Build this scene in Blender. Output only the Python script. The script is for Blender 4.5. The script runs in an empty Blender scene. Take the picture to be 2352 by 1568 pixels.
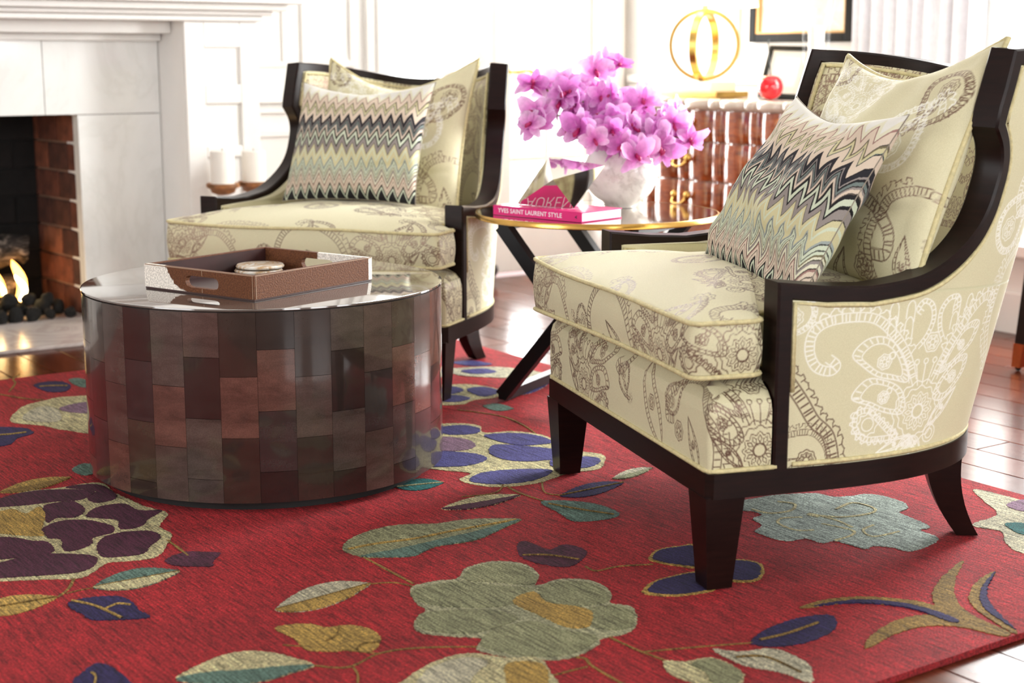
import bpy, bmesh, math, random
import numpy as np
from mathutils import Vector, Matrix
from mathutils.geometry import tessellate_polygon

random.seed(7)
rng = np.random.default_rng(7)
S = bpy.context.scene
COL = S.collection
D2R = math.pi / 180.0

# ------------------------------------------------------------------ camera
cam_d = bpy.data.cameras.new('camera')
cam = bpy.data.objects.new('camera', cam_d)
COL.objects.link(cam)
cam.location = (0, 0, 0.94)
cam.rotation_euler = (math.radians(90.0 - 10.585), 0, 0)
cam_d.sensor_width = 36.0
cam_d.lens = 53.57
cam_d.clip_start = 0.05
cam_d.dof.use_dof = True
cam_d.dof.focus_distance = 3.15
cam_d.dof.aperture_fstop = 3.6
S.camera = cam

# ------------------------------------------------------------------ world, light, exposure
ROT = 35.0 * D2R            # the room is turned 35 degrees to the view
def room(x, y, z=0.0):      # room frame (x along the fireplace wall, y towards it) to world
    c, s = math.cos(ROT), math.sin(ROT)
    return Vector((c * x - s * y, s * x + c * y, z))

w = bpy.data.worlds.new('sky'); S.world = w
w.use_nodes = True
bg = w.node_tree.nodes['Background']
bg.inputs['Color'].default_value = (0.93, 0.97, 1.0, 1)
bg.inputs['Strength'].default_value = 2.3

def window_light(name, loc, aim, sx, sy, power, col=(1, 0.995, 0.985)):
    ld = bpy.data.lights.new(name, 'AREA')
    ld.shape = 'RECTANGLE'; ld.size = sx; ld.size_y = sy
    ld.energy = power; ld.color = col
    o = bpy.data.objects.new(name, ld); COL.objects.link(o)
    o.location = loc
    o.rotation_euler = (Vector(aim) - Vector(loc)).to_track_quat('-Z', 'Y').to_euler()
    return o
# daylight at the glazed doors, at the curtained window and at the windows behind the camera
window_light('daylight_doors', room(3.72, 5.75, 1.25), room(3.72, 3.0, 0.9), 1.05, 2.1, 140)
window_light('daylight_window', room(4.75, 2.85, 1.35), room(2.0, 2.4, 0.7), 1.15, 1.9, 300)
for i, xx in enumerate((0.55, 2.1, 3.65)):
    window_light('daylight_front', room(xx, -2.35, 1.5), room(xx, 3.0, 0.7), 0.95, 1.7, 36)
window_light('daylight_left', room(-2.95, 2.4, 1.5), room(0.0, 2.6, 0.6), 2.0, 1.7, 55)

S.view_settings.view_transform = 'Standard'
S.view_settings.look = 'None'
S.view_settings.gamma = 1.0
S.view_settings.use_curve_mapping = False
S.view_settings.exposure = 0.1
S.cycles.max_bounces = 8; S.cycles.diffuse_bounces = 4; S.cycles.glossy_bounces = 4; S.cycles.transmission_bounces = 4; S.cycles.transparent_max_bounces = 12

# ------------------------------------------------------------------ helpers
def lin(c):
    return tuple(((v / 255.0) / 12.92 if v / 255.0 <= 0.04045 else ((v / 255.0 + 0.055) / 1.055) ** 2.4) for v in c[:3]) + (1.0,)

class NT:
    def __init__(s, name):
        s.m = bpy.data.materials.new(name); s.m.use_nodes = True
        s.t = s.m.node_tree; s.n = s.t.nodes; s.l = s.t.links
        s.p = s.n['Principled BSDF']
    def add(s, kind, **kw):
        n = s.n.new(kind)
        for k, v in kw.items():
            setattr(n, k, v)
        return n
    def link(s, a, b): s.l.new(a, b)
    def val(s, name, v): s.p.inputs[name].default_value = v
    def noise(s, scale, detail=3, rough=0.55, vec=None, dist=0.0):
        n = s.add('ShaderNodeTexNoise')
        n.inputs['Scale'].default_value = scale; n.inputs['Detail'].default_value = detail
        n.inputs['Roughness'].default_value = rough; n.inputs['Distortion'].default_value = dist
        if vec is not None: s.link(vec, n.inputs['Vector'])
        return n
    def coords(s, scale=(1, 1, 1), rot=(0, 0, 0), kind='Object'):
        tc = s.add('ShaderNodeTexCoord'); mp = s.add('ShaderNodeMapping')
        mp.inputs['Scale'].default_value = scale; mp.inputs['Rotation'].default_value = rot
        s.link(tc.outputs[kind], mp.inputs['Vector'])
        return mp.outputs['Vector']
    def ramp(s, fac, stops, mode='LINEAR'):
        r = s.add('ShaderNodeValToRGB'); cr = r.color_ramp; cr.interpolation = mode
        while len(cr.elements) > 1: cr.elements.remove(cr.elements[0])
        cr.elements[0].position = stops[0][0]; cr.elements[0].color = stops[0][1]
        for p, c in stops[1:]:
            e = cr.elements.new(p); e.color = c
        s.link(fac, r.inputs['Fac']); return r
    def mix(s, fac, a, b, blend='MIX'):
        m = s.add('ShaderNodeMix', data_type='RGBA', blend_type=blend)
        if isinstance(fac, (int, float)): m.inputs['Factor'].default_value = fac
        else: s.link(fac, m.inputs['Factor'])
        for v, i in ((a, 6), (b, 7)):
            if isinstance(v, tuple): m.inputs[i].default_value = v
            else: s.link(v, m.inputs[i])
        return m.outputs[2]
    def bump(s, height, strength, dist=0.01):
        b = s.add('ShaderNodeBump'); b.inputs['Strength'].default_value = strength
        b.inputs['Distance'].default_value = dist
        s.link(height, b.inputs['Height']); s.link(b.outputs['Normal'], s.p.inputs['Normal'])
        return b
    def math(s, op, a, b=None, c=None):
        m = s.add('ShaderNodeMath', operation=op)
        for i, v in enumerate((a, b, c)):
            if v is None: continue
            if isinstance(v, (int, float)): m.inputs[i].default_value = v
            else: s.link(v, m.inputs[i])
        return m.outputs[0]

MATS = {}
def plain(name, rgb, rough=0.5, metal=0.0, var=0.06, vscale=8.0, bump=0.0, bscale=60.0, spec=0.5, coat=0.0, stretch=(1, 1, 1)):
    k = NT(name)
    vec = k.coords(scale=stretch)
    n = k.noise(vscale, 3, vec=vec)
    c = lin(rgb)
    lo = tuple(max(0, v * (1 - var * 2)) for v in c[:3]) + (1,)
    hi = tuple(min(1, v * (1 + var * 2)) for v in c[:3]) + (1,)
    r = k.ramp(n.outputs['Fac'], [(0.3, lo), (0.7, hi)])
    k.link(r.outputs['Color'], k.p.inputs['Base Color'])
    k.val('Roughness', rough); k.val('Metallic', metal); k.val('Specular IOR Level', spec)
    if coat: k.val('Coat Weight', coat); k.val('Coat Roughness', 0.05)
    if bump:
        b = k.noise(bscale, 4, vec=vec); k.bump(b.outputs['Fac'], bump)
    MATS[name] = k.m
    return k

def setprops(o, label=None, cat=None, group=None, kind=None):
    if label: o['label'] = label
    if cat: o['category'] = cat
    if group: o['group'] = group
    if kind: o['kind'] = kind
    return o

def thing(name, label, cat, loc=(0, 0, 0), rz=0.0, group=None, scale=1.0, kind=None):
    o = bpy.data.objects.new(name, None); COL.objects.link(o)
    o.empty_display_size = 0.05
    o.location = loc; o.rotation_euler = (0, 0, rz); o.scale = (scale, scale, scale)
    return setprops(o, label, cat, group, kind)

def obj(name, me, mat=None, parent=None):
    o = bpy.data.objects.new(name, me); COL.objects.link(o)
    if mat is not None and len(me.materials) == 0:
        me.materials.append(MATS[mat] if isinstance(mat, str) else mat)
    if parent is not None: o.parent = parent
    return o

def struct(name, me, mat):
    o = obj(name, me, mat); o['kind'] = 'structure'; o.rotation_euler = (0, 0, ROT); return o

def mesh(name, verts, faces, smooth=False):
    me = bpy.data.meshes.new(name)
    me.from_pydata([tuple(v) for v in verts], [], [tuple(f) for f in faces])
    me.validate(); me.update()
    if smooth: me.polygons.foreach_set('use_smooth', [True] * len(me.polygons))
    return me

def npmesh(name, V, Q, attrs=None, uv=None, smooth=True):
    me = bpy.data.meshes.new(name)
    V = np.ascontiguousarray(V, dtype=np.float32); Q = np.ascontiguousarray(Q, dtype=np.int32)
    k = Q.shape[1]
    me.vertices.add(len(V)); me.vertices.foreach_set('co', V.ravel())
    me.loops.add(Q.size); me.loops.foreach_set('vertex_index', Q.ravel())
    me.polygons.add(len(Q)); me.polygons.foreach_set('loop_start', np.arange(0, Q.size, k, dtype=np.int32))
    me.polygons.foreach_set('use_smooth', np.full(len(Q), smooth, dtype=bool))
    me.update(calc_edges=True)
    if attrs:
        for nme, a in attrs.items():
            at = me.attributes.new(nme, 'FLOAT', 'POINT'); at.data.foreach_set('value', np.ascontiguousarray(a, dtype=np.float32).ravel())
    if uv is not None:
        ul = me.uv_layers.new(name='UVMap'); u = np.ascontiguousarray(uv, dtype=np.float32)[Q.ravel()]
        ul.data.foreach_set('uv', u.ravel())
    me.validate()
    return me

def gridq(n, m, close_m=False, flip=False):
    i = np.arange(n - 1)[:, None]; j = np.arange(m if close_m else m - 1)[None, :]
    a = i * m + j; b = i * m + (j + 1) % m; c = (i + 1) * m + (j + 1) % m; d = (i + 1) * m + j
    q = np.stack([a, b, c, d] if not flip else [a, d, c, b], -1).reshape(-1, 4)
    return q

class MB:                      # collects shapes for ONE part
    def __init__(s): s.v = []; s.f = []
    def add(s, verts, faces):
        o = len(s.v); s.v += [tuple(v) for v in verts]; s.f += [tuple(i + o for i in f) for f in faces]; return s
    def box(s, lo, hi, bev=0.0):
        (x0, y0, z0), (x1, y1, z1) = lo, hi
        if bev <= 0:
            s.add([(x0, y0, z0), (x1, y0, z0), (x1, y1, z0), (x0, y1, z0), (x0, y0, z1), (x1, y0, z1), (x1, y1, z1), (x0, y1, z1)],
                  [(0, 3, 2, 1), (4, 5, 6, 7), (0, 1, 5, 4), (1, 2, 6, 5), (2, 3, 7, 6), (3, 0, 4, 7)])
        else:
            b = min(bev, (x1 - x0) / 2.01, (y1 - y0) / 2.01, (z1 - z0) / 2.01)
            bm = bmesh.new(); bmesh.ops.create_cube(bm, size=1.0)
            for v in bm.verts:
                v.co = Vector(((x0 + x1) / 2 + v.co.x * (x1 - x0), (y0 + y1) / 2 + v.co.y * (y1 - y0), (z0 + z1) / 2 + v.co.z * (z1 - z0)))
            bmesh.ops.bevel(bm, geom=list(bm.edges), offset=b, segments=2, affect='EDGES', profile=0.5)
            bm.verts.ensure_lookup_table()
            s.add([v.co.copy() for v in bm.verts], [[v.index for v in f.verts] for f in bm.faces]); bm.free()
        return s
    def prism(s, pts, z0, z1):
        n = len(pts)
        v = [(p[0], p[1], z0) for p in pts] + [(p[0], p[1], z1) for p in pts]
        f = [tuple(reversed(range(n))), tuple(range(n, 2 * n))] + [(i, (i + 1) % n, n + (i + 1) % n, n + i) for i in range(n)]
        return s.add(v, f)
    def tube(s, pts, r, n=8, closed=False, cap=True):
        pts = [Vector(p) for p in pts]; N = len(pts)
        rr = r if isinstance(r, (list, tuple)) else [r] * N
        ref = None; v = []
        for i, p in enumerate(pts):
            a = pts[(i - 1) % N] if (closed or i > 0) else p; b = pts[(i + 1) % N] if (closed or i < N - 1) else p
            t = (b - a).normalized()
            if ref is None:
                ref = t.orthogonal().normalized()
            ref = (ref - t * ref.dot(t))
            ref = ref.normalized() if ref.length > 1e-6 else t.orthogonal().normalized()
            bi = t.cross(ref)
            for k in range(n):
                an = 2 * math.pi * k / n
                v.append(p + (ref * math.cos(an) + bi * math.sin(an)) * rr[i])
        f = []
        for i in range(N if closed else N - 1):
            for k in range(n):
                a = i * n + k; b = i * n + (k + 1) % n; i2 = (i + 1) % N
                f.append((a, b, i2 * n + (k + 1) % n, i2 * n + k))
        if cap and not closed:
            f.append(tuple(reversed(range(n)))); f.append(tuple((N - 1) * n + k for k in range(n)))
        return s.add(v, f)
    def lathe(s, prof, n=32, c=(0, 0), cap=True):
        v = []; f = []; N = len(prof)
        for r, z in prof:
            for k in range(n):
                a = 2 * math.pi * k / n; v.append((c[0] + r * math.cos(a), c[1] + r * math.sin(a), z))
        for i in range(N - 1):
            for k in range(n):
                f.append((i * n + k, i * n + (k + 1) % n, (i + 1) * n + (k + 1) % n, (i + 1) * n + k))
        if cap:
            f.append(tuple(reversed(range(n)))); f.append(tuple((N - 1) * n + k for k in range(n)))
        return s.add(v, f)
    def bar(s, a, b, w, d, up=(0, 0, 1)):           # rectangular bar from a to b
        a = Vector(a); b = Vector(b); t = (b - a).normalized(); n = Vector(up)
        n = (n - t * n.dot(t)).normalized(); q = t.cross(n)
        v = []
        for p in (a, b):
            for sx, sy in ((-1, -1), (1, -1), (1, 1), (-1, 1)):
                v.append(p + q * (sx * w / 2) + n * (sy * d / 2))
        return s.add(v, [(3, 2, 1, 0), (4, 5, 6, 7), (0, 1, 5, 4), (1, 2, 6, 5), (2, 3, 7, 6), (3, 0, 4, 7)])
    def build(s, name, mat, parent=None, smooth=False, auto=None):
        me = mesh(name, s.v, s.f, smooth)
        if auto: me.set_sharp_from_angle(angle=auto * D2R)
        return obj(name, me, mat, parent)

def ico(r, sub=2, jitter=0.0, seed=0, squash=(1, 1, 1)):
    bm = bmesh.new(); bmesh.ops.create_icosphere(bm, subdivisions=sub, radius=1.0)
    rd = random.Random(seed)
    ph = [rd.uniform(0, 6.28) for _ in range(6)]
    for v in bm.verts:
        c = v.co
        k = 1 + jitter * (math.sin(3 * c.x + ph[0]) * math.sin(2.5 * c.y + ph[1]) + 0.7 * math.sin(4 * c.z + ph[2]) * math.cos(3 * c.x + ph[3]) + 0.6 * rd.uniform(-1, 1) * 0.5)
        v.co = Vector((c.x * squash[0], c.y * squash[1], c.z * squash[2])) * r * k
    bm.verts.ensure_lookup_table()
    vv = [v.co.copy() for v in bm.verts]; ff = [[v.index for v in f.verts] for f in bm.faces]; bm.free()
    return vv, ff

def cr(pts, per=8, closed=False):          # Catmull-Rom through points
    P = np.array(pts, float); n = len(P); out = []
    segs = n if closed else n - 1
    for i in range(segs):
        p0 = P[(i - 1) % n] if (closed or i > 0) else P[i]; p1 = P[i]
        p2 = P[(i + 1) % n]; p3 = P[(i + 2) % n] if (closed or i + 2 < n) else P[(i + 1) % n]
        for k in range(per):
            t = k / per
            out.append(0.5 * ((2 * p1) + (-p0 + p2) * t + (2 * p0 - 5 * p1 + 4 * p2 - p3) * t * t + (-p0 + 3 * p1 - 3 * p2 + p3) * t ** 3))
    if not closed: out.append(P[-1])
    return np.array(out)

# ------------------------------------------------------------------ materials
plain('white_paint', (238, 236, 232), 0.45, var=0.01)
plain('ceiling_paint', (208, 206, 202), 0.8, var=0.01)
plain('dark_wood', (26, 11, 8), 0.34, var=0.18, vscale=14, stretch=(1, 1, 9), spec=0.2)
plain('black_steel', (16, 16, 19), 0.38, var=0.05, spec=0.35)
plain('brass', (214, 170, 92), 0.22, 1.0, var=0.05)
plain('gold', (226, 190, 110), 0.25, 1.0, var=0.05)
plain('copper_cap', (190, 110, 72), 0.25, 1.0, var=0.05)
plain('charred', (16, 14, 13), 0.85, var=0.3, vscale=20, bump=0.6, bscale=40)
k = NT('burnt_log'); vec = k.coords(scale=(1, 3, 3)); n = k.noise(14, 5, 0.65, vec, 0.6)
r = k.ramp(n.outputs['Fac'], [(0.42, lin((18, 15, 14))), (0.55, lin((70, 60, 54))), (0.66, lin((150, 138, 128)))])
k.link(r.outputs['Color'], k.p.inputs['Base Color']); k.val('Roughness', 0.9); k.bump(n.outputs['Fac'], 0.6); MATS['burnt_log'] = k.m
plain('soot', (10, 8, 7), 0.95, var=0.3)
plain('brick4', (14, 10, 9), 0.95, var=0.4, vscale=6, bump=0.3)
plain('mortar', (138, 104, 84), 0.9, var=0.1, bump=0.3)
plain('candle_wax', (246, 242, 234), 0.4, var=0.01)
plain('gilt_wood', (150, 98, 56), 0.5, var=0.3, vscale=30)
plain('paper', (246, 247, 250), 0.7, var=0.02, vscale=300, stretch=(0.05, 0.05, 6))
plain('pink_cover', (224, 20, 120), 0.28, var=0.03, coat=0.4)
plain('lettering_white', (250, 240, 248), 0.5, var=0.0)
plain('lettering_dark', (70, 10, 50), 0.5, var=0.0)
plain('black_frame', (9, 8, 8), 0.45, var=0.1, spec=0.15)
plain('seam_thread', (140, 130, 116), 0.8, var=0.1)
plain('hide_lining', (46, 20, 18), 0.55, var=0.25, vscale=10, spec=0.3)
plain('tan_liner', (206, 160, 100), 0.5, var=0.05)
plain('mat_board', (250, 244, 232), 0.8, var=0.02)
plain('red_gloss', (222, 6, 28), 0.12, var=0.05, coat=0.8)
plain('stem_grey', (70, 78, 80), 0.4, var=0.05)
plain('stone_dark', (62, 58, 60), 0.6, var=0.25, vscale=20, bump=0.3)
plain('curtain', (243, 242, 246), 0.85, var=0.02, vscale=40)
plain('stem_green', (120, 130, 70), 0.5, var=0.1)
plain('lip_magenta', (170, 8, 90), 0.4, var=0.1)
plain('white_block', (250, 244, 228), 0.3, var=0.02)
plain('inner_black', (6, 6, 6), 0.9, var=0.0)

def metal_mirror(name, rgb, rough):
    k = plain(name, rgb, rough, 1.0, var=0.02, vscale=5); return k
metal_mirror('chrome', (232, 228, 222), 0.03)
metal_mirror('tabletop_mirror', (196, 188, 178), 0.045)

# glass: mostly clear with a faint mirror reflection
k = NT('clear_glass')
tr = k.add('ShaderNodeBsdfTransparent'); tr.inputs[0].default_value = (0.97, 0.98, 0.98, 1)
gl = k.add('ShaderNodeBsdfGlossy'); gl.inputs['Roughness'].default_value = 0.02
mx = k.add('ShaderNodeMixShader'); mx.inputs[0].default_value = 0.05; k.link(tr.outputs[0], mx.inputs[1]); k.link(gl.outputs[0], mx.inputs[2])
k.link(mx.outputs[0], k.n['Material Output'].inputs['Surface']); MATS['clear_glass'] = k.m

# marble
def marble(name, base, vein, rough, scale, amt):
    k = NT(name); vec = k.coords(scale=(1, 1, 1), rot=(0.4, 0.3, 0.5))
    n1 = k.noise(scale, 6, 0.6, vec, 1.6); n2 = k.noise(scale * 0.4, 3, 0.5, vec, 0.5)
    a = k.math('ABSOLUTE', k.math('SUBTRACT', n1.outputs['Fac'], 0.5))
    r = k.ramp(a, [(0.0, lin(vein)), (0.035, tuple(np.array(lin(vein)) * (1 - amt) + np.array(lin(base)) * amt)), (0.12, lin(base))])
    r2 = k.ramp(n2.outputs['Fac'], [(0.35, (0.9, 0.9, 0.9, 1)), (0.65, (1, 1, 1, 1))])
    k.link(k.mix(1.0, r.outputs['Color'], r2.outputs['Color'], 'MULTIPLY'), k.p.inputs['Base Color'])
    k.val('Roughness', rough); MATS[name] = k.m
marble('marble', (240, 240, 237), (232, 232, 228), 0.1, 2.2, 0.6)
marble('hearth_marble', (232, 222, 216), (205, 192, 186), 0.2, 3.0, 0.5)
marble('vase_marble', (238, 236, 233), (206, 201, 198), 0.12, 4.0, 0.6)

# fire bricks
for i, c in enumerate(((112, 62, 42), (90, 48, 34), (128, 76, 52), (72, 40, 30))):
    plain('brick%d' % i, c, 0.85, var=0.22, vscale=18, bump=0.35, bscale=60)

# flame
k = NT('flame'); em = k.add('ShaderNodeEmission'); em.inputs['Color'].default_value = (1.0, 0.42, 0.08, 1); em.inputs['Strength'].default_value = 8
k.link(em.outputs[0], k.n['Material Output'].inputs['Surface']); MATS['flame'] = k.m
k = NT('flame_core'); em = k.add('ShaderNodeEmission'); em.inputs['Color'].default_value = (1.0, 0.8, 0.4, 1); em.inputs['Strength'].default_value = 18
k.link(em.outputs[0], k.n['Material Output'].inputs['Surface']); MATS['flame_core'] = k.m

# floor boards
for i, c in enumerate(((84, 38, 24), (74, 33, 20), (94, 45, 28), (80, 38, 25))):
    k = NT('board%d' % i); vec = k.coords(scale=(14, 0.9, 14))
    n = k.noise(5, 6, 0.6, vec, 1.2); c0 = np.array(lin(c))
    r = k.ramp(n.outputs['Fac'], [(0.3, tuple(c0[:3] * 0.6) + (1,)), (0.7, tuple(np.minimum(1, c0[:3] * 1.25)) + (1,))])
    k.link(r.outputs['Color'], k.p.inputs['Base Color']); k.val('Roughness', 0.2); k.val('Specular IOR Level', 0.12)
    n2 = k.noise(3, 2, vec=vec); k.bump(n2.outputs['Fac'], 0.04); MATS['board%d' % i] = k.m

# rug wools: streaky knotted pile
def wool(name, rgb, dark=0.42, hi=1.5):
    k = NT(name)
    v1 = k.coords(scale=(70, 4.5, 1)); v2 = k.coords(scale=(1, 1, 1))
    n1 = k.noise(3.0, 4, 0.7, v1); n2 = k.noise(270, 4, 0.75, v2); n3 = k.noise(5, 3, 0.6, v2)
    c = np.array(lin(rgb)[:3])
    ramp = k.ramp(n1.outputs['Fac'], [(0.36, tuple(c * dark) + (1,)), (0.5, tuple(c) + (1,)), (0.66, tuple(np.minimum(1, c * hi)) + (1,))])
    g = k.ramp(n2.outputs['Fac'], [(0.38, (0.36, 0.36, 0.36, 1)), (0.62, (1.5, 1.5, 1.5, 1))])
    g3 = k.ramp(n3.outputs['Fac'], [(0.3, (0.8, 0.8, 0.8, 1)), (0.7, (1.12, 1.12, 1.12, 1))])
    m = k.mix(1.0, ramp.outputs['Color'], g.outputs['Color'], 'MULTIPLY')
    m = k.mix(1.0, m, g3.outputs['Color'], 'MULTIPLY')
    k.link(m, k.p.inputs['Base Color']); k.val('Roughness', 0.8); k.val('Specular IOR Level', 0.2)
    k.val('Sheen Weight', 0.04)
    hgt = k.math('ADD', n1.outputs['Fac'], n2.outputs['Fac'])
    k.bump(hgt, 1.0, 0.01); MATS[name] = k.m
RUGC = dict(red=(188, 40, 47), PURPLE=(90, 38, 62), NAVY=(52, 42, 92), BLUE=(84, 80, 146), SAGE=(164, 164, 124), LTSAGE=(190, 188, 150),
            CREAM=(224, 210, 160), GOLD=(204, 166, 86), OLIVE=(160, 126, 62), TEAL=(108, 138, 124), GREYBLUE=(182, 194, 182), TURQ=(30, 112, 110),
            PALE=(214, 206, 176), LILAC=(150, 116, 140))
for nme, c in RUGC.items():
    wool('wool_' + nme.lower(), c)

# jacquard with shiny paisley thread, driven by the woven 'ink' pattern of each part
k = NT('jacquard')
at = k.add('ShaderNodeAttribute', attribute_name='ink')
vec = k.coords(scale=(1, 1, 1)); v2 = k.coords(scale=(220, 220, 900)); v3 = k.coords(scale=(900, 900, 220))
nz = k.noise(2.0, 2, 0.6, v2); nz2 = k.noise(2.0, 2, 0.6, v3); nl = k.noise(3.0, 2, 0.5, vec)
wv = k.math('ADD', nz.outputs['Fac'], nz2.outputs['Fac'])
g = k.ramp(k.math('MULTIPLY', wv, 0.5), [(0.3, lin((192, 184, 146))), (0.7, lin((222, 216, 182)))])
ink = k.ramp(nl.outputs['Fac'], [(0.38, lin((98, 70, 54))), (0.62, lin((146, 120, 102)))])
at2 = k.add('ShaderNodeAttribute', attribute_name='silk')
colr = k.mix(at.outputs['Fac'], g.outputs['Color'], ink.outputs['Color'])
colr = k.mix(k.math('MULTIPLY', at2.outputs['Fac'], 0.75), colr, lin((246, 246, 240)))
k.link(colr, k.p.inputs['Base Color'])
k.link(k.math('MULTIPLY', at.outputs['Fac'], 0.35), k.p.inputs['Metallic'])
k.link(k.math('SUBTRACT', 0.62, k.math('MULTIPLY', at.outputs['Fac'], 0.24)), k.p.inputs['Roughness'])
k.val('Sheen Weight', 0.15)
k.bump(k.math('ADD', k.math('MULTIPLY', wv, 0.5), k.math('ADD', at.outputs['Fac'], at2.outputs['Fac'])), 0.12, 0.002)
MATS['jacquard'] = k.m
plain('piping_cord', (206, 194, 146), 0.6, var=0.08, vscale=120, bump=0.3, bscale=300)

# zigzag knit
k = NT('zigzag')
tc = k.add('ShaderNodeUVMap'); sp = k.add('ShaderNodeSeparateXYZ'); k.link(tc.outputs[0], sp.inputs[0])
u = sp.outputs['X']; v = sp.outputs['Y']
saw = k.math('FRACT', k.math('MULTIPLY', u, 13.0))
up = k.math('DIVIDE', saw, 0.45); dn = k.math('DIVIDE', k.math('SUBTRACT', 1.0, saw), 0.55)
tri = k.math('MINIMUM', up, dn)
nz = k.noise(220, 2, 0.5, tc.outputs[0])
t = k.math('ADD', v, k.math('MULTIPLY', k.math('SUBTRACT', tri, 0.5), 0.098))
t = k.math('ADD', t, k.math('MULTIPLY', k.math('SUBTRACT', nz.outputs['Fac'], 0.5), 0.012))
PK = lin((220, 202, 182)); CRM = lin((226, 222, 196)); BLK = lin((34, 32, 34)); NVY = lin((42, 40, 46)); MAU = lin((150, 141, 136)); YEL = lin((208, 200, 158)); MINT = lin((206, 214, 190)); GRY = lin((160, 168, 164)); ROSE = lin((160, 124, 116)); WHT = lin((232, 230, 222)); TEA = lin((116, 128, 124)); OLV = lin((120, 112, 84))
st = [(0.0, BLK), (0.03, MINT), (0.055, BLK), (0.075, PK), (0.135, ROSE), (0.15, CRM), (0.175, MAU), (0.19, CRM), (0.21, OLV), (0.222, MINT), (0.27, GRY), (0.292, YEL),
      (0.34, MINT), (0.36, YEL), (0.395, MAU), (0.455, BLK), (0.47, MINT), (0.505, BLK), (0.53, PK), (0.555, MAU), (0.575, TEA), (0.595, BLK), (0.61, MAU), (0.625, NVY), (0.665, PK),
      (0.735, TEA), (0.75, YEL), (0.775, OLV), (0.788, PK), (0.86, ROSE), (0.878, CRM), (0.92, WHT)]
r = k.ramp(t, st, 'CONSTANT')
fine = k.noise(900, 2, 0.5, tc.outputs[0])
fr = k.ramp(fine.outputs['Fac'], [(0.3, (0.74, 0.74, 0.74, 1)), (0.7, (1.1, 1.1, 1.1, 1))])
K0 = (0.16, 0.155, 0.16, 1); W1 = (1, 1, 1, 1)
ls = [(0.0, W1)]
for q in (0.028, 0.074, 0.105, 0.148, 0.19, 0.235, 0.268, 0.392, 0.452, 0.53, 0.57, 0.664, 0.735, 0.787):
    ls += [(q, K0), (q + 0.0075, W1)]
lr = k.ramp(t, ls[:31], 'CONSTANT')
k.link(k.mix(1.0, k.mix(1.0, r.outputs['Color'], lr.outputs['Color'], 'MULTIPLY'), fr.outputs['Color'], 'MULTIPLY'), k.p.inputs['Base Color'])
k.val('Roughness', 0.75); k.val('Specular IOR Level', 0.25); k.bump(fine.outputs['Fac'], 0.2, 0.002)
MATS['zigzag'] = k.m

# lacquered goatskin panels of the drum
HIDE = [(50, 41, 39), (62, 52, 48), (40, 30, 26), (72, 57, 51), (33, 25, 22), (58, 47, 38), (88, 60, 51), (48, 36, 30), (70, 60, 54)]
for i, c in enumerate(HIDE):
    k = NT('hide_panel%d' % i); vec = k.coords(scale=(3, 3, 9))
    n = k.noise(3.5, 5, 0.6, vec, 0.6); n2 = k.noise(420, 2, 0.6, k.coords()); c0 = np.array(lin(c)[:3])
    r = k.ramp(n.outputs['Fac'], [(0.3, tuple(c0 * 0.62) + (1,)), (0.7, tuple(c0 * 1.3) + (1,))])
    gg = k.ramp(n2.outputs['Fac'], [(0.3, (0.8, 0.8, 0.8, 1)), (0.7, (1.15, 1.15, 1.15, 1))])
    k.link(k.mix(1.0, r.outputs['Color'], gg.outputs['Color'], 'MULTIPLY'), k.p.inputs['Base Color'])
    k.val('Roughness', 0.22); k.val('Coat Weight', 0.8); k.val('Coat Roughness', 0.06); MATS['hide_panel%d' % i] = k.m
plain('drum_top', (88, 78, 72), 0.06, var=0.12, vscale=6, coat=1.0, stretch=(1, 6, 1))
plain('plinth_black', (8, 7, 7), 0.6, var=0.0)

# cowhide
k = NT('cowhide'); vec = k.coords(); n = k.noise(9, 4, 0.6, vec, 0.4); f = k.noise(260, 2, 0.6, vec)
at = k.add('ShaderNodeAttribute', attribute_name='spot')
m = k.math('ADD', at.outputs['Fac'], k.math('MULTIPLY', k.math('SUBTRACT', n.outputs['Fac'], 0.5), 2.2))
r = k.ramp(m, [(0.46, lin((98, 58, 33))), (0.52, lin((232, 226, 218)))])
fr = k.ramp(f.outputs['Fac'], [(0.3, (0.62, 0.6, 0.58, 1)), (0.7, (1.3, 1.28, 1.25, 1))])
k.link(k.mix(1.0, r.outputs['Color'], fr.outputs['Color'], 'MULTIPLY'), k.p.inputs['Base Color'])
k.val('Roughness', 0.6); k.val('Specular IOR Level', 0.25); k.bump(f.outputs['Fac'], 0.35, 0.003); MATS['cowhide'] = k.m
plain('tray_lining', (52, 24, 22), 0.45, var=0.2, vscale=6)
plain('stitching', (150, 122, 100), 0.7, var=0.0)
marble('agate', (240, 236, 226), (196, 160, 116), 0.15, 14.0, 0.4)

# orchid
k = NT('orchid_petal'); vec = k.coords(); n = k.noise(60, 3, 0.6, vec)
at = k.add('ShaderNodeAttribute', attribute_name='tip')
r = k.ramp(at.outputs['Fac'], [(0.0, lin((216, 58, 174))), (0.25, lin((230, 138, 212))), (1.0, lin((244, 218, 244)))])
oi = k.add('ShaderNodeObjectInfo')
tint = k.ramp(oi.outputs['Random'], [(0.0, (0.86, 0.52, 0.84, 1)), (0.5, (0.98, 0.88, 0.98, 1)), (1.0, (1.05, 1.1, 1.06, 1))])
cc = k.mix(1.0, r.outputs['Color'], tint.outputs['Color'], 'MULTIPLY')
nr = k.ramp(n.outputs['Fac'], [(0.35, (0.86, 0.8, 0.86, 1)), (0.65, (1.1, 1.1, 1.1, 1))])
cc = k.mix(1.0, cc, nr.outputs['Color'], 'MULTIPLY')
k.link(cc, k.p.inputs['Base Color']); k.val('Roughness', 0.5)
tl = k.add('ShaderNodeBsdfTranslucent'); k.link(cc, tl.inputs['Color'])
mx = k.add('ShaderNodeMixShader'); mx.inputs[0].default_value = 0.4
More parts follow.
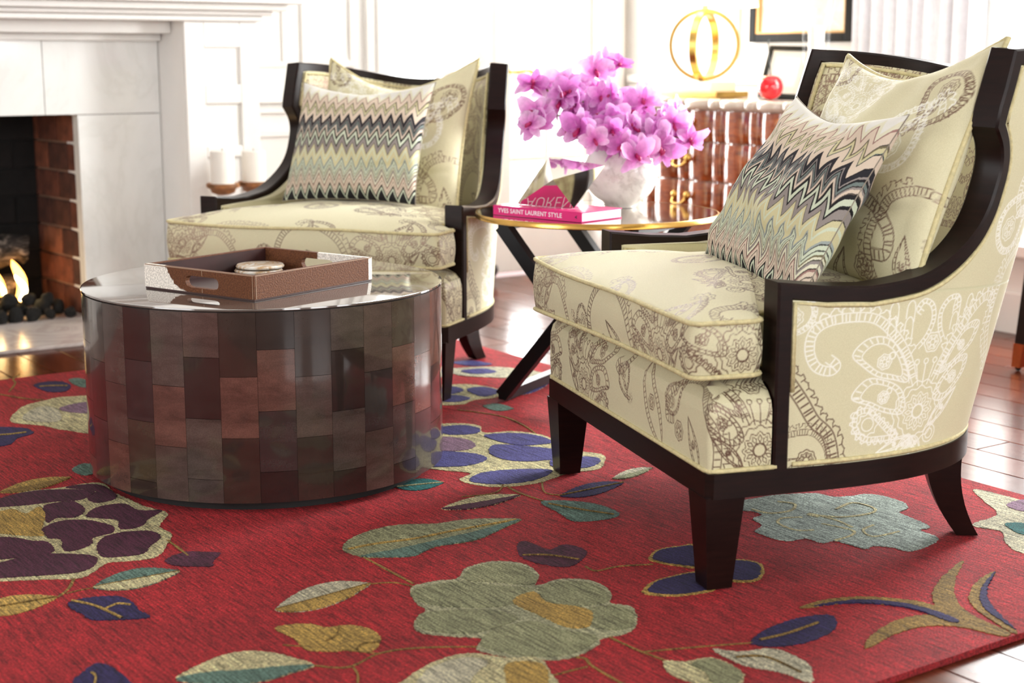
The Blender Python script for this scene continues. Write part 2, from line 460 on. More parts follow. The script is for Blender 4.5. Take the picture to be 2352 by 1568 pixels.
k.link(k.p.outputs[0], mx.inputs[1]); k.link(tl.outputs[0], mx.inputs[2]); k.link(mx.outputs[0], k.n['Material Output'].inputs['Surface'])
MATS['orchid_petal'] = k.m

# commode veneer
k = NT('commode_wood'); vec = k.coords(scale=(4, 4, 16)); n = k.noise(4, 5, 0.6, vec, 1.0)
r = k.ramp(n.outputs['Fac'], [(0.3, lin((112, 44, 18))), (0.7, lin((184, 92, 44)))])
k.link(r.outputs['Color'], k.p.inputs['Base Color']); k.val('Roughness', 0.12); k.val('Coat Weight', 1.0); k.val('Coat Roughness', 0.04)
MATS['commode_wood'] = k.m
plain('commode_top', (206, 190, 176), 0.1, var=0.1, vscale=6, coat=1.0)

# lamp shade, lit from inside
k = NT('lamp_shade'); k.val('Base Color', lin((250, 240, 222))); k.val('Roughness', 0.8)
k.val('Emission Color', lin((255, 232, 196))); k.val('Emission Strength', 1.5); MATS['lamp_shade'] = k.m
# print inside the wall picture: pale wash with a few small coloured marks
k = NT('art_print'); vec = k.coords(scale=(1, 1, 1)); vo = k.add('ShaderNodeTexVoronoi'); vo.inputs['Scale'].default_value = 11
k.link(vec, vo.inputs['Vector'])
mk = k.ramp(vo.outputs['Distance'], [(0.0, (1, 1, 1, 1)), (0.12, (1, 1, 1, 1)), (0.2, (0, 0, 0, 1))])
hs = k.mix(0.55, vo.outputs['Color'], lin((120, 150, 120)))
k.link(k.mix(k.math('MULTIPLY', mk.outputs['Color'], 0.8), lin((246, 240, 224)), hs), k.p.inputs['Base Color']); k.val('Roughness', 0.7); MATS['art_print'] = k.m

# ------------------------------------------------------------------ room shell (room frame: x along fireplace wall, y towards it)
WY, WX = 5.40, 4.40         # fireplace wall plane, right-hand wall plane
m = MB(); m.box((-2.85, -2.3, -0.12), (WX + 0.3, WY + 0.3, -0.02)); floor = m.build('floor', 'mortar'); floor['kind'] = 'structure'; floor.rotation_euler = (0, 0, ROT)
floor.data.materials.clear(); floor.data.materials.append(MATS['board1'])
# floor boards, each its own piece, run towards the fireplace wall
bw = 0.128
plank_mesh = {}
def plank(x, y0, y1, mi):
    L = round(y1 - y0, 3); key = (L, mi)
    if key not in plank_mesh:
        b = MB(); g = 0.0012; w_ = bw / 2 - g; h = L / 2 - g; c = 0.0015
        v = []
        for (ww, hh, z) in ((w_, h, -0.02), (w_, h, -c), (w_ - c, h - c, 0.0)):
            v += [(-ww, -hh, z), (ww, -hh, z), (ww, hh, z), (-ww, hh, z)]
        f = [(8, 9, 10, 11)]
        for k in (0, 4):
            for i in range(4): f.append((k + i, k + (i + 1) % 4, k + 4 + (i + 1) % 4, k + 4 + i))
        plank_mesh[key] = mesh('plank', v, f); plank_mesh[key].materials.append(MATS['board%d' % mi])
    o = bpy.data.objects.new('plank', plank_mesh[key]); COL.objects.link(o); o.parent = floor
    o.location = (x, (y0 + y1) / 2, 0)
LN = [1.2, 1.5, 1.8, 2.1]
x = WX - bw / 2
while x > 0.2:
    y = WY - random.choice([0.4, 0.7, 1.0, 1.3]); y1 = WY
    while y1 > -0.2:
        L = random.choice(LN); y0 = max(round(y, 2), -0.3) if y1 == WY else y1 - L
        inside_rug = (x < 2.60 and y0 > 1.60 and y1 < 4.30)
        if not inside_rug and y1 - y0 > 0.05: plank(x, y0, y1, random.randrange(4))
        y1 = y0
    x -= bw

# wall with fireplace and glazed doors
m = MB()
m.box((-2.6, WY, 0), (0.75, WY + 0.25, 2.75)); m.box((0.75, WY, 0.80), (1.86, WY + 0.25, 2.75))
m.box((1.86, WY, 0), (3.20, WY + 0.25, 2.75)); m.box((3.20, WY, 2.25), (4.25, WY + 0.25, 2.75)); m.box((4.25, WY, 0), (WX + 0.25, WY + 0.25, 2.75))
struct('wall_back', mesh('wall_back', m.v, m.f), 'white_paint')
m = MB()
m.box((WX, -2.3, 0), (WX + 0.25, 2.25, 2.75)); m.box((WX, 2.25, 0), (WX + 0.25, 3.46, 0.30)); m.box((WX, 2.25, 2.40), (WX + 0.25, 3.46, 2.75)); m.box((WX, 3.46, 0), (WX + 0.25, WY, 2.75))
struct('wall_right', mesh('wall_right', m.v, m.f), 'white_paint')
m = MB()                     # wall behind the camera with three tall windows
xs = [-2.6, 0.07, 1.03, 1.62, 2.58, 3.17, 4.13, WX + 0.25]
for i in range(0, 8, 2): m.box((xs[i], -2.3, 0), (xs[i + 1], -2.05, 2.75))
for i in (1, 3, 5):
    m.box((xs[i], -2.3, 0), (xs[i + 1], -2.05, 0.6)); m.box((xs[i], -2.3, 2.4), (xs[i + 1], -2.05, 2.75))
struct('wall_front', mesh('wall_front', m.v, m.f), 'white_paint')
m = MB()
m.box((-2.85, -2.3, 0), (-2.6, 1.4, 2.75)); m.box((-2.85, 3.4, 0), (-2.6, WY + 0.25, 2.75)); m.box((-2.85, 1.4, 0), (-2.6, 3.4, 0.6)); m.box((-2.85, 1.4, 2.4), (-2.6, 3.4, 2.75))
struct('wall_left', mesh('wall_left', m.v, m.f), 'white_paint')
m = MB(); m.box((-2.85, -2.3, 2.75), (WX + 0.25, WY + 0.25, 2.85)); struct('ceiling', mesh('ceiling', m.v, m.f), 'ceiling_paint')

def boxes(lst, bev=0.0):
    m = MB()
    for lo, hi in lst: m.box(lo, hi, bev)
    return m
def trim(name, lst, bev=0.003, mat='white_paint'):
    m = boxes(lst, bev); return struct(name, mesh(name, m.v, m.f), mat)
def frame_boxes(x0, x1, z0, z1, y0, y1, w):     # picture-frame moulding on a wall facing -y
    return [((x0, y0, z0), (x0 + w, y1, z1)), ((x1 - w, y0, z0), (x1, y1, z1)), ((x0 + w, y0, z1 - w), (x1 - w, y1, z1)), ((x0 + w, y0, z0), (x1 - w, y1, z0 + w))]
# panelling on the fireplace wall
trim('trim_1', frame_boxes(2.53, 2.72, 0.90, 2.5, WY - 0.012, WY + 0.001, 0.022))
trim('trim_2', frame_boxes(2.78, 3.02, 0.90, 2.5, WY - 0.016, WY + 0.001, 0.028))
trim('trim_3', [((2.46, WY - 0.035, 0.765), (3.06, WY + 0.001, 0.79)), ((2.46, WY - 0.02, 0.725), (3.06, WY + 0.001, 0.745))])
trim('trim_4', frame_boxes(2.53, 3.02, 0.22, 0.66, WY - 0.014, WY + 0.001, 0.025))
trim('trim_5', [((3.06, WY - 0.03, 0), (3.20, WY + 0.001, 2.35)), ((3.10, WY - 0.045, 0), (3.12, WY - 0.029, 2.33)), ((4.25, WY - 0.03, 0), (4.37, WY + 0.001, 2.35)), ((3.06, WY - 0.03, 2.25), (4.37, WY + 0.001, 2.38))])
trim('baseboard_back', [((2.46, WY - 0.02, 0), (3.06, WY + 0.001, 0.14))])
# panelling on the right-hand wall
def frame_boxes_x(y0, y1, z0, z1, x0, x1, w):
    return [((x0, y0, z0), (x1, y0 + w, z1)), ((x0, y1 - w, z0), (x1, y1, z1)), ((x0, y0 + w, z1 - w), (x1, y1 - w, z1)), ((x0, y0 + w, z0), (x1, y1 - w, z0 + w))]
trim('trim_6', [((WX - 0.03, 3.98, 0.83), (WX + 0.001, WY - 0.05, 0.86)), ((WX - 0.018, 3.98, 0.80), (WX + 0.001, WY - 0.05, 0.818))])
trim('trim_7', frame_boxes_x(4.66, 5.28, 0.93, 2.5, WX - 0.014, WX + 0.001, 0.025))
trim('trim_8', frame_boxes_x(4.1, 5.28, 0.2, 0.72, WX - 0.014, WX + 0.001, 0.025))
trim('baseboard_right', [((WX - 0.02, -2.0, 0), (WX + 0.001, WY - 0.05, 0.14))])

# glazed double door: stiles, rails, glazing bars, panes
def leaf_door(name, x0, x1, hinge_left):
    e = bpy.data.objects.new(name, None); COL.objects.link(e); e.rotation_euler = (0, 0, ROT); e['kind'] = 'structure'
    y0, y1 = WY + 0.05, WY + 0.095
    gx0, gx1 = (x0 + 0.045, x1 - 0.085) if hinge_left else (x0 + 0.085, x1 - 0.045)
    rows = [0.24, 0.50, 0.87, 1.155, 1.45, 1.75, 2.08]; t = 0.011; mid = (gx0 + gx1) / 2
    boxes([((x0, y0, 0.01), (gx0, y1, 2.24)), ((gx1, y0, 0.01), (x1, y1, 2.24))], 0.003).build('stile', 'white_paint', e)
    boxes([((gx0, y0, 0.01), (gx1, y1, 0.24)), ((gx0, y0, 2.08), (gx1, y1, 2.24))], 0.003).build('rail', 'white_paint', e)
    for z in rows[1:-1]:
        boxes([((gx0, y0 + 0.008, z - t), (gx1, y1 - 0.008, z + t))]).build('glazing_bar', 'white_paint', e)
    for a, b in zip(rows[:-1], rows[1:]):
        boxes([((mid - t, y0 + 0.008, a + t), (mid + t, y1 - 0.008, b - t))]).build('glazing_bar', 'white_paint', e)
        for xa, xb in ((gx0, mid - t), (mid + t, gx1)):
            boxes([((xa, y0 + 0.018, a + t), (xb, y0 + 0.022, b - t))]).build('pane', 'clear_glass', e)
    return e
d1 = leaf_door('door_1', 3.205, 3.72, True); d2 = leaf_door('door_2', 3.725, 4.245, False)
m = MB(); m.lathe([(0.026, -0.005), (0.026, 0.0), (0.012, 0.004)], 16)
hv = [(3.785 + v[0] * 0.7, WY + 0.05 - v[2] - 0.006, 0.88 + v[1] * 1.2) for v in m.v]
h = MB(); h.add(hv, m.f); h.tube([(3.785, WY + 0.05, 0.875), (3.785, WY + 0.0, 0.875), (3.80, WY - 0.012, 0.876), (3.84, WY - 0.014, 0.881), (3.872, WY - 0.014, 0.878), (3.882, WY - 0.014, 0.865)], [0.008, 0.008, 0.008, 0.007, 0.008, 0.010], 8)
h.build('handle', 'brass', d2, True)

# window in the right-hand wall and its rail
e = bpy.data.objects.new('window_1', None); COL.objects.link(e); e.rotation_euler = (0, 0, ROT); e['kind'] = 'structure'
boxes([((WX - 0.02, 3.38, 0.2), (WX + 0.1, 3.46, 2.45)), ((WX - 0.02, 2.25, 0.2), (WX + 0.1, 2.33, 2.45)), ((WX - 0.02, 2.33, 2.37), (WX + 0.1, 3.38, 2.45)), ((WX - 0.05, 2.2, 0.27), (WX + 0.1, 3.5, 0.31))], 0.003).build('casing', 'white_paint', e)
boxes([((WX + 0.04, 2.33, 1.03), (WX + 0.1, 3.38, 1.09))], 0.003).build('meeting_rail', 'white_paint', e)
for z in (0.67, 1.55, 1.96): boxes([((WX + 0.05, 2.33, z - 0.01), (WX + 0.09, 3.38, z + 0.01))]).build('glazing_bar', 'white_paint', e)
for y in (2.85,): boxes([((WX + 0.05, y - 0.01, 0.31), (WX + 0.09, y + 0.01, 2.37))]).build('glazing_bar', 'white_paint', e)
for (z0, z1) in ((0.31, 1.03), (1.09, 2.37)):
    for (a, b) in ((2.33, 2.84), (2.86, 3.38)): boxes([((WX + 0.068, a, z0), (WX + 0.072, b, z1))]).build('pane', 'clear_glass', e)

# curtain with folds
n = 240; zz = np.linspace(0.03, 2.6, 14); yy = np.linspace(3.40, 3.99, n)
P = np.zeros((len(zz), n, 3))
for i, z in enumerate(zz):
    ph = 2 * math.pi * (yy - 3.40) / 0.062
    P[i, :, 0] = 4.33 + 0.020 * np.sin(ph + 0.3 * math.sin(z)) + 0.007 * np.sin(ph * 2.3 + 1); P[i, :, 1] = yy + 0.006 * np.sin(ph * 0.5 + z); P[i, :, 2] = z
Pb = P.copy(); Pb[:, :, 0] += 0.003
V = np.concatenate([P.reshape(-1, 3), Pb.reshape(-1, 3)]); q = gridq(len(zz), n); Q = np.concatenate([q, q[:, ::-1] + len(zz) * n])
o = obj('curtain', npmesh('curtain', V, Q), 'curtain'); o.rotation_euler = (0, 0, ROT)
setprops(o, 'white pleated curtain hanging beside the window at upper right', 'curtain')

# ------------------------------------------------------------------ fireplace
fp = thing('fireplace', 'white panelled fireplace with pale marble surround and brick firebox', 'fireplace', (0, 0, 0), ROT)
FY = 5.33
def slab(lo, hi): boxes([(lo, hi)], 0.002).build('marble_slab', 'marble', fp)
slab((1.86, FY, 0.012), (2.168, WY - 0.001, 0.737)); slab((1.747, FY, 0.739), (2.168, WY - 0.001, 1.02)); slab((0.86, FY, 0.739), (1.745, WY - 0.001, 1.02)); slab((0.44, FY, 0.739), (0.858, WY - 0.001, 1.02)); slab((0.44, FY, 0.012), (0.75, WY - 0.001, 0.737))
boxes([((0.20, 4.87, 0.0), (1.10, 5.86, 0.012))], 0.002).build('hearth_slab', 'hearth_marble', fp)
boxes([((1.102, 4.87, 0.0), (2.40, 5.86, 0.012))], 0.002).build('hearth_slab', 'hearth_marble', fp)
for (a, b) in ((2.17, 2.45), (0.16, 0.438)):
    pl = boxes([((a, 5.104, 0), (b, WY - 0.001, 1.062))]).build('pilaster', 'white_paint', fp)
    L = []
    i0, i1 = a + 0.072, b - 0.070
    for (z0, z1) in ((0.012, 0.13), (0.585, 0.625), (0.775, 0.842), (0.972, 1.062)): L.append(((i0, 5.09, z0), (i1, 5.105, z1)))
    L += [((a, 5.09, 0.012), (i0, 5.105, 1.062)), ((i1, 5.09, 0.012), (b, 5.105, 1.062))]
    boxes(L, 0.004).build('panel_moulding', 'white_paint', pl)
boxes([((0.44, 5.20, 1.02), (2.168, WY - 0.001, 1.062))], 0.004).build('frieze', 'white_paint', fp)
boxes([((0.44, 5.29, 0.995), (2.168, 5.335, 1.02))], 0.006).build('bed_moulding', 'white_paint', fp)
boxes([((0.14, 5.065, 1.062), (2.462, WY - 0.001, 1.082)), ((0.12, 5.04, 1.082), (2.49, WY - 0.001, 1.098)), ((0.09, 5.00, 1.098), (2.53, WY - 0.001, 1.122)), ((0.06, 4.95, 1.122), (2.57, WY - 0.001, 1.15))], 0.006).build('mantel_shelf', 'white_paint', fp)
# firebox: sooty box lined with bricks
fb = MB()
BY = 5.78
boxes([((0.70, BY - 0.054, 0.0), (1.826, BY + 0.1, 0.82)), ((0.72, 5.36, 0.801), (1.826, BY - 0.055, 0.82))]).build('firebox_back', 'soot', fp)
fb.add([(1.869, 5.34, 0), (1.830, BY + 0.06, 0), (1.96, BY + 0.08, 0), (1.98, 5.38, 0), (1.869, 5.34, .81), (1.830, BY + 0.06, .81), (1.96, BY + 0.08, .81), (1.98, 5.38, .81)], [(0, 3, 2, 1), (4, 5, 6, 7), (0, 1, 5, 4), (1, 2, 6, 5), (2, 3, 7, 6), (3, 0, 4, 7)])
fbo = fb.build('firebox', 'mortar', fp); fb = MB()
fb.add([(0.64, 5.38, 0), (0.79, BY + 0.08, 0), (0.845, BY + 0.06, 0), (0.695, 5.34, 0), (0.64, 5.38, .81), (0.79, BY + 0.08, .81), (0.845, BY + 0.06, .81), (0.695, 5.34, .81)], [(0, 3, 2, 1), (4, 5, 6, 7), (0, 1, 5, 4), (1, 2, 6, 5), (2, 3, 7, 6), (3, 0, 4, 7)])
fb.build('firebox_side', 'mortar', fp)
bm_cache = {}
def brick(L, H, mi):
    key = (round(L, 3), round(H, 3), mi)
    if key not in bm_cache:
        b = MB(); b.box((-L / 2, -0.03, -H / 2), (L / 2, 0.03, H / 2), 0.004)
        bm_cache[key] = mesh('brick', b.v, b.f); bm_cache[key].materials.append(MATS['brick%d' % mi])
    return bm_cache[key]
fbk = [c_ for c_ in fp.children if c_.name.startswith('firebox_back')][0]
def course_wall(A, B, top, seed, sooty=None):
    A = Vector(A); B = Vector(B); L = (B - A).length; t = (B - A) / L; ang = math.atan2(t.y, t.x)
    H = 0.104; z = 0.012; rw = 0; rd = random.Random(seed)
    while z < top - 0.02:
        s = -0.08 if rw % 2 else 0.0; h = min(H, top - z)
        while s < L - 0.01:
            a = max(s, 0); b = min(s + 0.165, L)
            if b - a > 0.03:
                o = bpy.data.objects.new('brick', brick(b - a - 0.007, h - 0.008, (rd.randrange(4) if not sooty else 4))); COL.objects.link(o); o.parent = fbk if sooty else fbo
                c = A + t * ((a + b) / 2); o.location = (c.x, c.y, z + h / 2); o.rotation_euler = (0, 0, ang)
            s += 0.165
        z += H; rw += 1
course_wall((1.892, 5.365, 0), (1.855, BY - 0.03, 0), 0.80, 3)
course_wall((1.83, BY - 0.03, 0), (0.80, BY - 0.03, 0), 0.80, 5, 'soot')
# burning logs, flames and coals
def thing_mesh(name, vf, mat, loc, label, cat, group=None, rz=0, smooth=True):
    me = mesh(name, vf[0], vf[1], smooth); o = obj(name, me, mat); o.location = loc; o.rotation_euler = (0, 0, rz + ROT)
    return setprops(o, label, cat, group)
def log_shape(L, r, seed):
    rd = random.Random(seed); b = MB(); n = 12
    pts = [(-L / 2 + L * i / n, 0.012 * math.sin(i * 1.3 + seed), 0.01 * math.cos(i * 1.7)) for i in range(n + 1)]
    b.tube(pts, [r * (1 + 0.16 * rd.uniform(-1, 1)) for _ in pts], 14)
    b.v = [tuple(c + 0.006 * rd.uniform(-1, 1) for c in v) for v in b.v]
    return b.v, b.f
thing_mesh('log', log_shape(0.42, 0.055, 2), 'burnt_log', room(1.52, 5.58, 0.245), 'charred black log lying highest on the fire', 'log', rz=0.1)
thing_mesh('log', log_shape(0.50, 0.050, 5), 'burnt_log', room(1.46, 5.62, 0.105), 'charred log at the bottom of the fire above the coals', 'log', rz=-0.15)
def flame_shape(h, r, seed):
    b = MB(); rd = random.Random(seed); pts = []; rr = []
    for i in range(9):
        t = i / 8; pts.append((0.02 * math.sin(4 * t + seed), 0.008 * math.sin(3 * t), h * t)); rr.append(r * (0.5 + 1.6 * t) * (1 - t) ** 0.7 + 0.001)
    b.tube(pts, rr, 10); return b.v, b.f
for i, (xx, yy_, z, h, r) in enumerate(((1.665, 5.50, 0.07, 0.15, 0.022), (1.60, 5.53, 0.085, 0.14, 0.018), (1.50, 5.52, 0.085, 0.19, 0.028), (1.38, 5.54, 0.085, 0.15, 0.024))):
    lab = ['rightmost orange flame licking up below the charred log', 'small orange flame left of the rightmost flame', 'tall orange flame in the middle of the fire', 'orange flame at the left of the fire'][i]
    f = thing('flame', lab, 'flame', room(xx, yy_, z), ROT, 'flames in the fireplace')
    me = mesh('flame_tongue', *flame_shape(h, r, i)[:2], smooth=True); obj('flame_tongue', me, 'flame', f)
    c = obj('flame_core', mesh('flame_core', *flame_shape(h * 0.62, r * 0.55, i), smooth=True), 'flame_core', f); c.location = (0, -0.006 - r * 0.9, 0.004)
coal_meshes = []
for i in range(5):
    v, f = ico(1.0, 2, 0.16, 20 + i, (1, 0.85, 0.75)); me = mesh('coal', v, f); me.materials.append(MATS['charred']); coal_meshes.append(me)
k_ = 0
rd = random.Random(4)
for row, (yb, zb, n_) in enumerate(((5.375, 0.035, 16), (5.42, 0.05, 15), (5.47, 0.07, 13), (5.40, 0.085, 9))):
    for i in range(n_):
        xx = 1.815 - i * (0.062 + 0.004 * row) - rd.uniform(0, 0.015) - 0.02 * row
        if xx < 0.85: break
        s = rd.uniform(0.024, 0.036)
        o = obj('coal', coal_meshes[rd.randrange(5)]); o.location = room(xx, yb + rd.uniform(-0.01, 0.01), zb + rd.uniform(-0.004, 0.006)); o.scale = (s, s, s); o.rotation_euler = (rd.uniform(0, 6), rd.uniform(0, 6), rd.uniform(0, 6))
        setprops(o, 'small rough black coal in the heap along the front of the fire', 'coal', 'coals heaped in the fireplace')

# ------------------------------------------------------------------ rug
RX0, RX1, RY0, RY1 = -1.30, 2.72, 1.46, 4.425
RCX, RCY = 0.71, 2.9425
RZ = 0.012
b = MB(); hx, hy = (RX1 - RX0) / 2, (RY1 - RY0) / 2
nx, ny = 80, 60; gx = np.linspace(-hx, hx, nx); gy = np.linspace(-hy, hy, ny)
X, Y = np.meshgrid(gx, gy, indexing='ij'); Z = np.full_like(X, RZ)
V = np.stack([X, Y, Z], -1).reshape(-1, 3); Q = gridq(nx, ny, flip=True)[:, ::-1]
rim = [(-hx, -hy), (hx, -hy), (hx, hy), (-hx, hy)]
V2 = []; Q2 = []
o0 = len(V)
for (a_, b_) in zip(rim, rim[1:] + rim[:1]):
    k0 = o0 + len(V2); V2 += [(a_[0], a_[1], 0.001), (b_[0], b_[1], 0.001), (b_[0], b_[1], RZ), (a_[0], a_[1], RZ)]; Q2.append((k0, k0 + 1, k0 + 2, k0 + 3))
rug = obj('rug', npmesh('rug', np.vstack([V, V2]), np.vstack([Q, Q2]), smooth=False), 'wool_red')
rug.location = room(RCX, RCY, 0); rug.rotation_euler = (0, 0, ROT)
setprops(rug, 'red wool rug with large blue, purple and sage flowers and vines', 'rug')

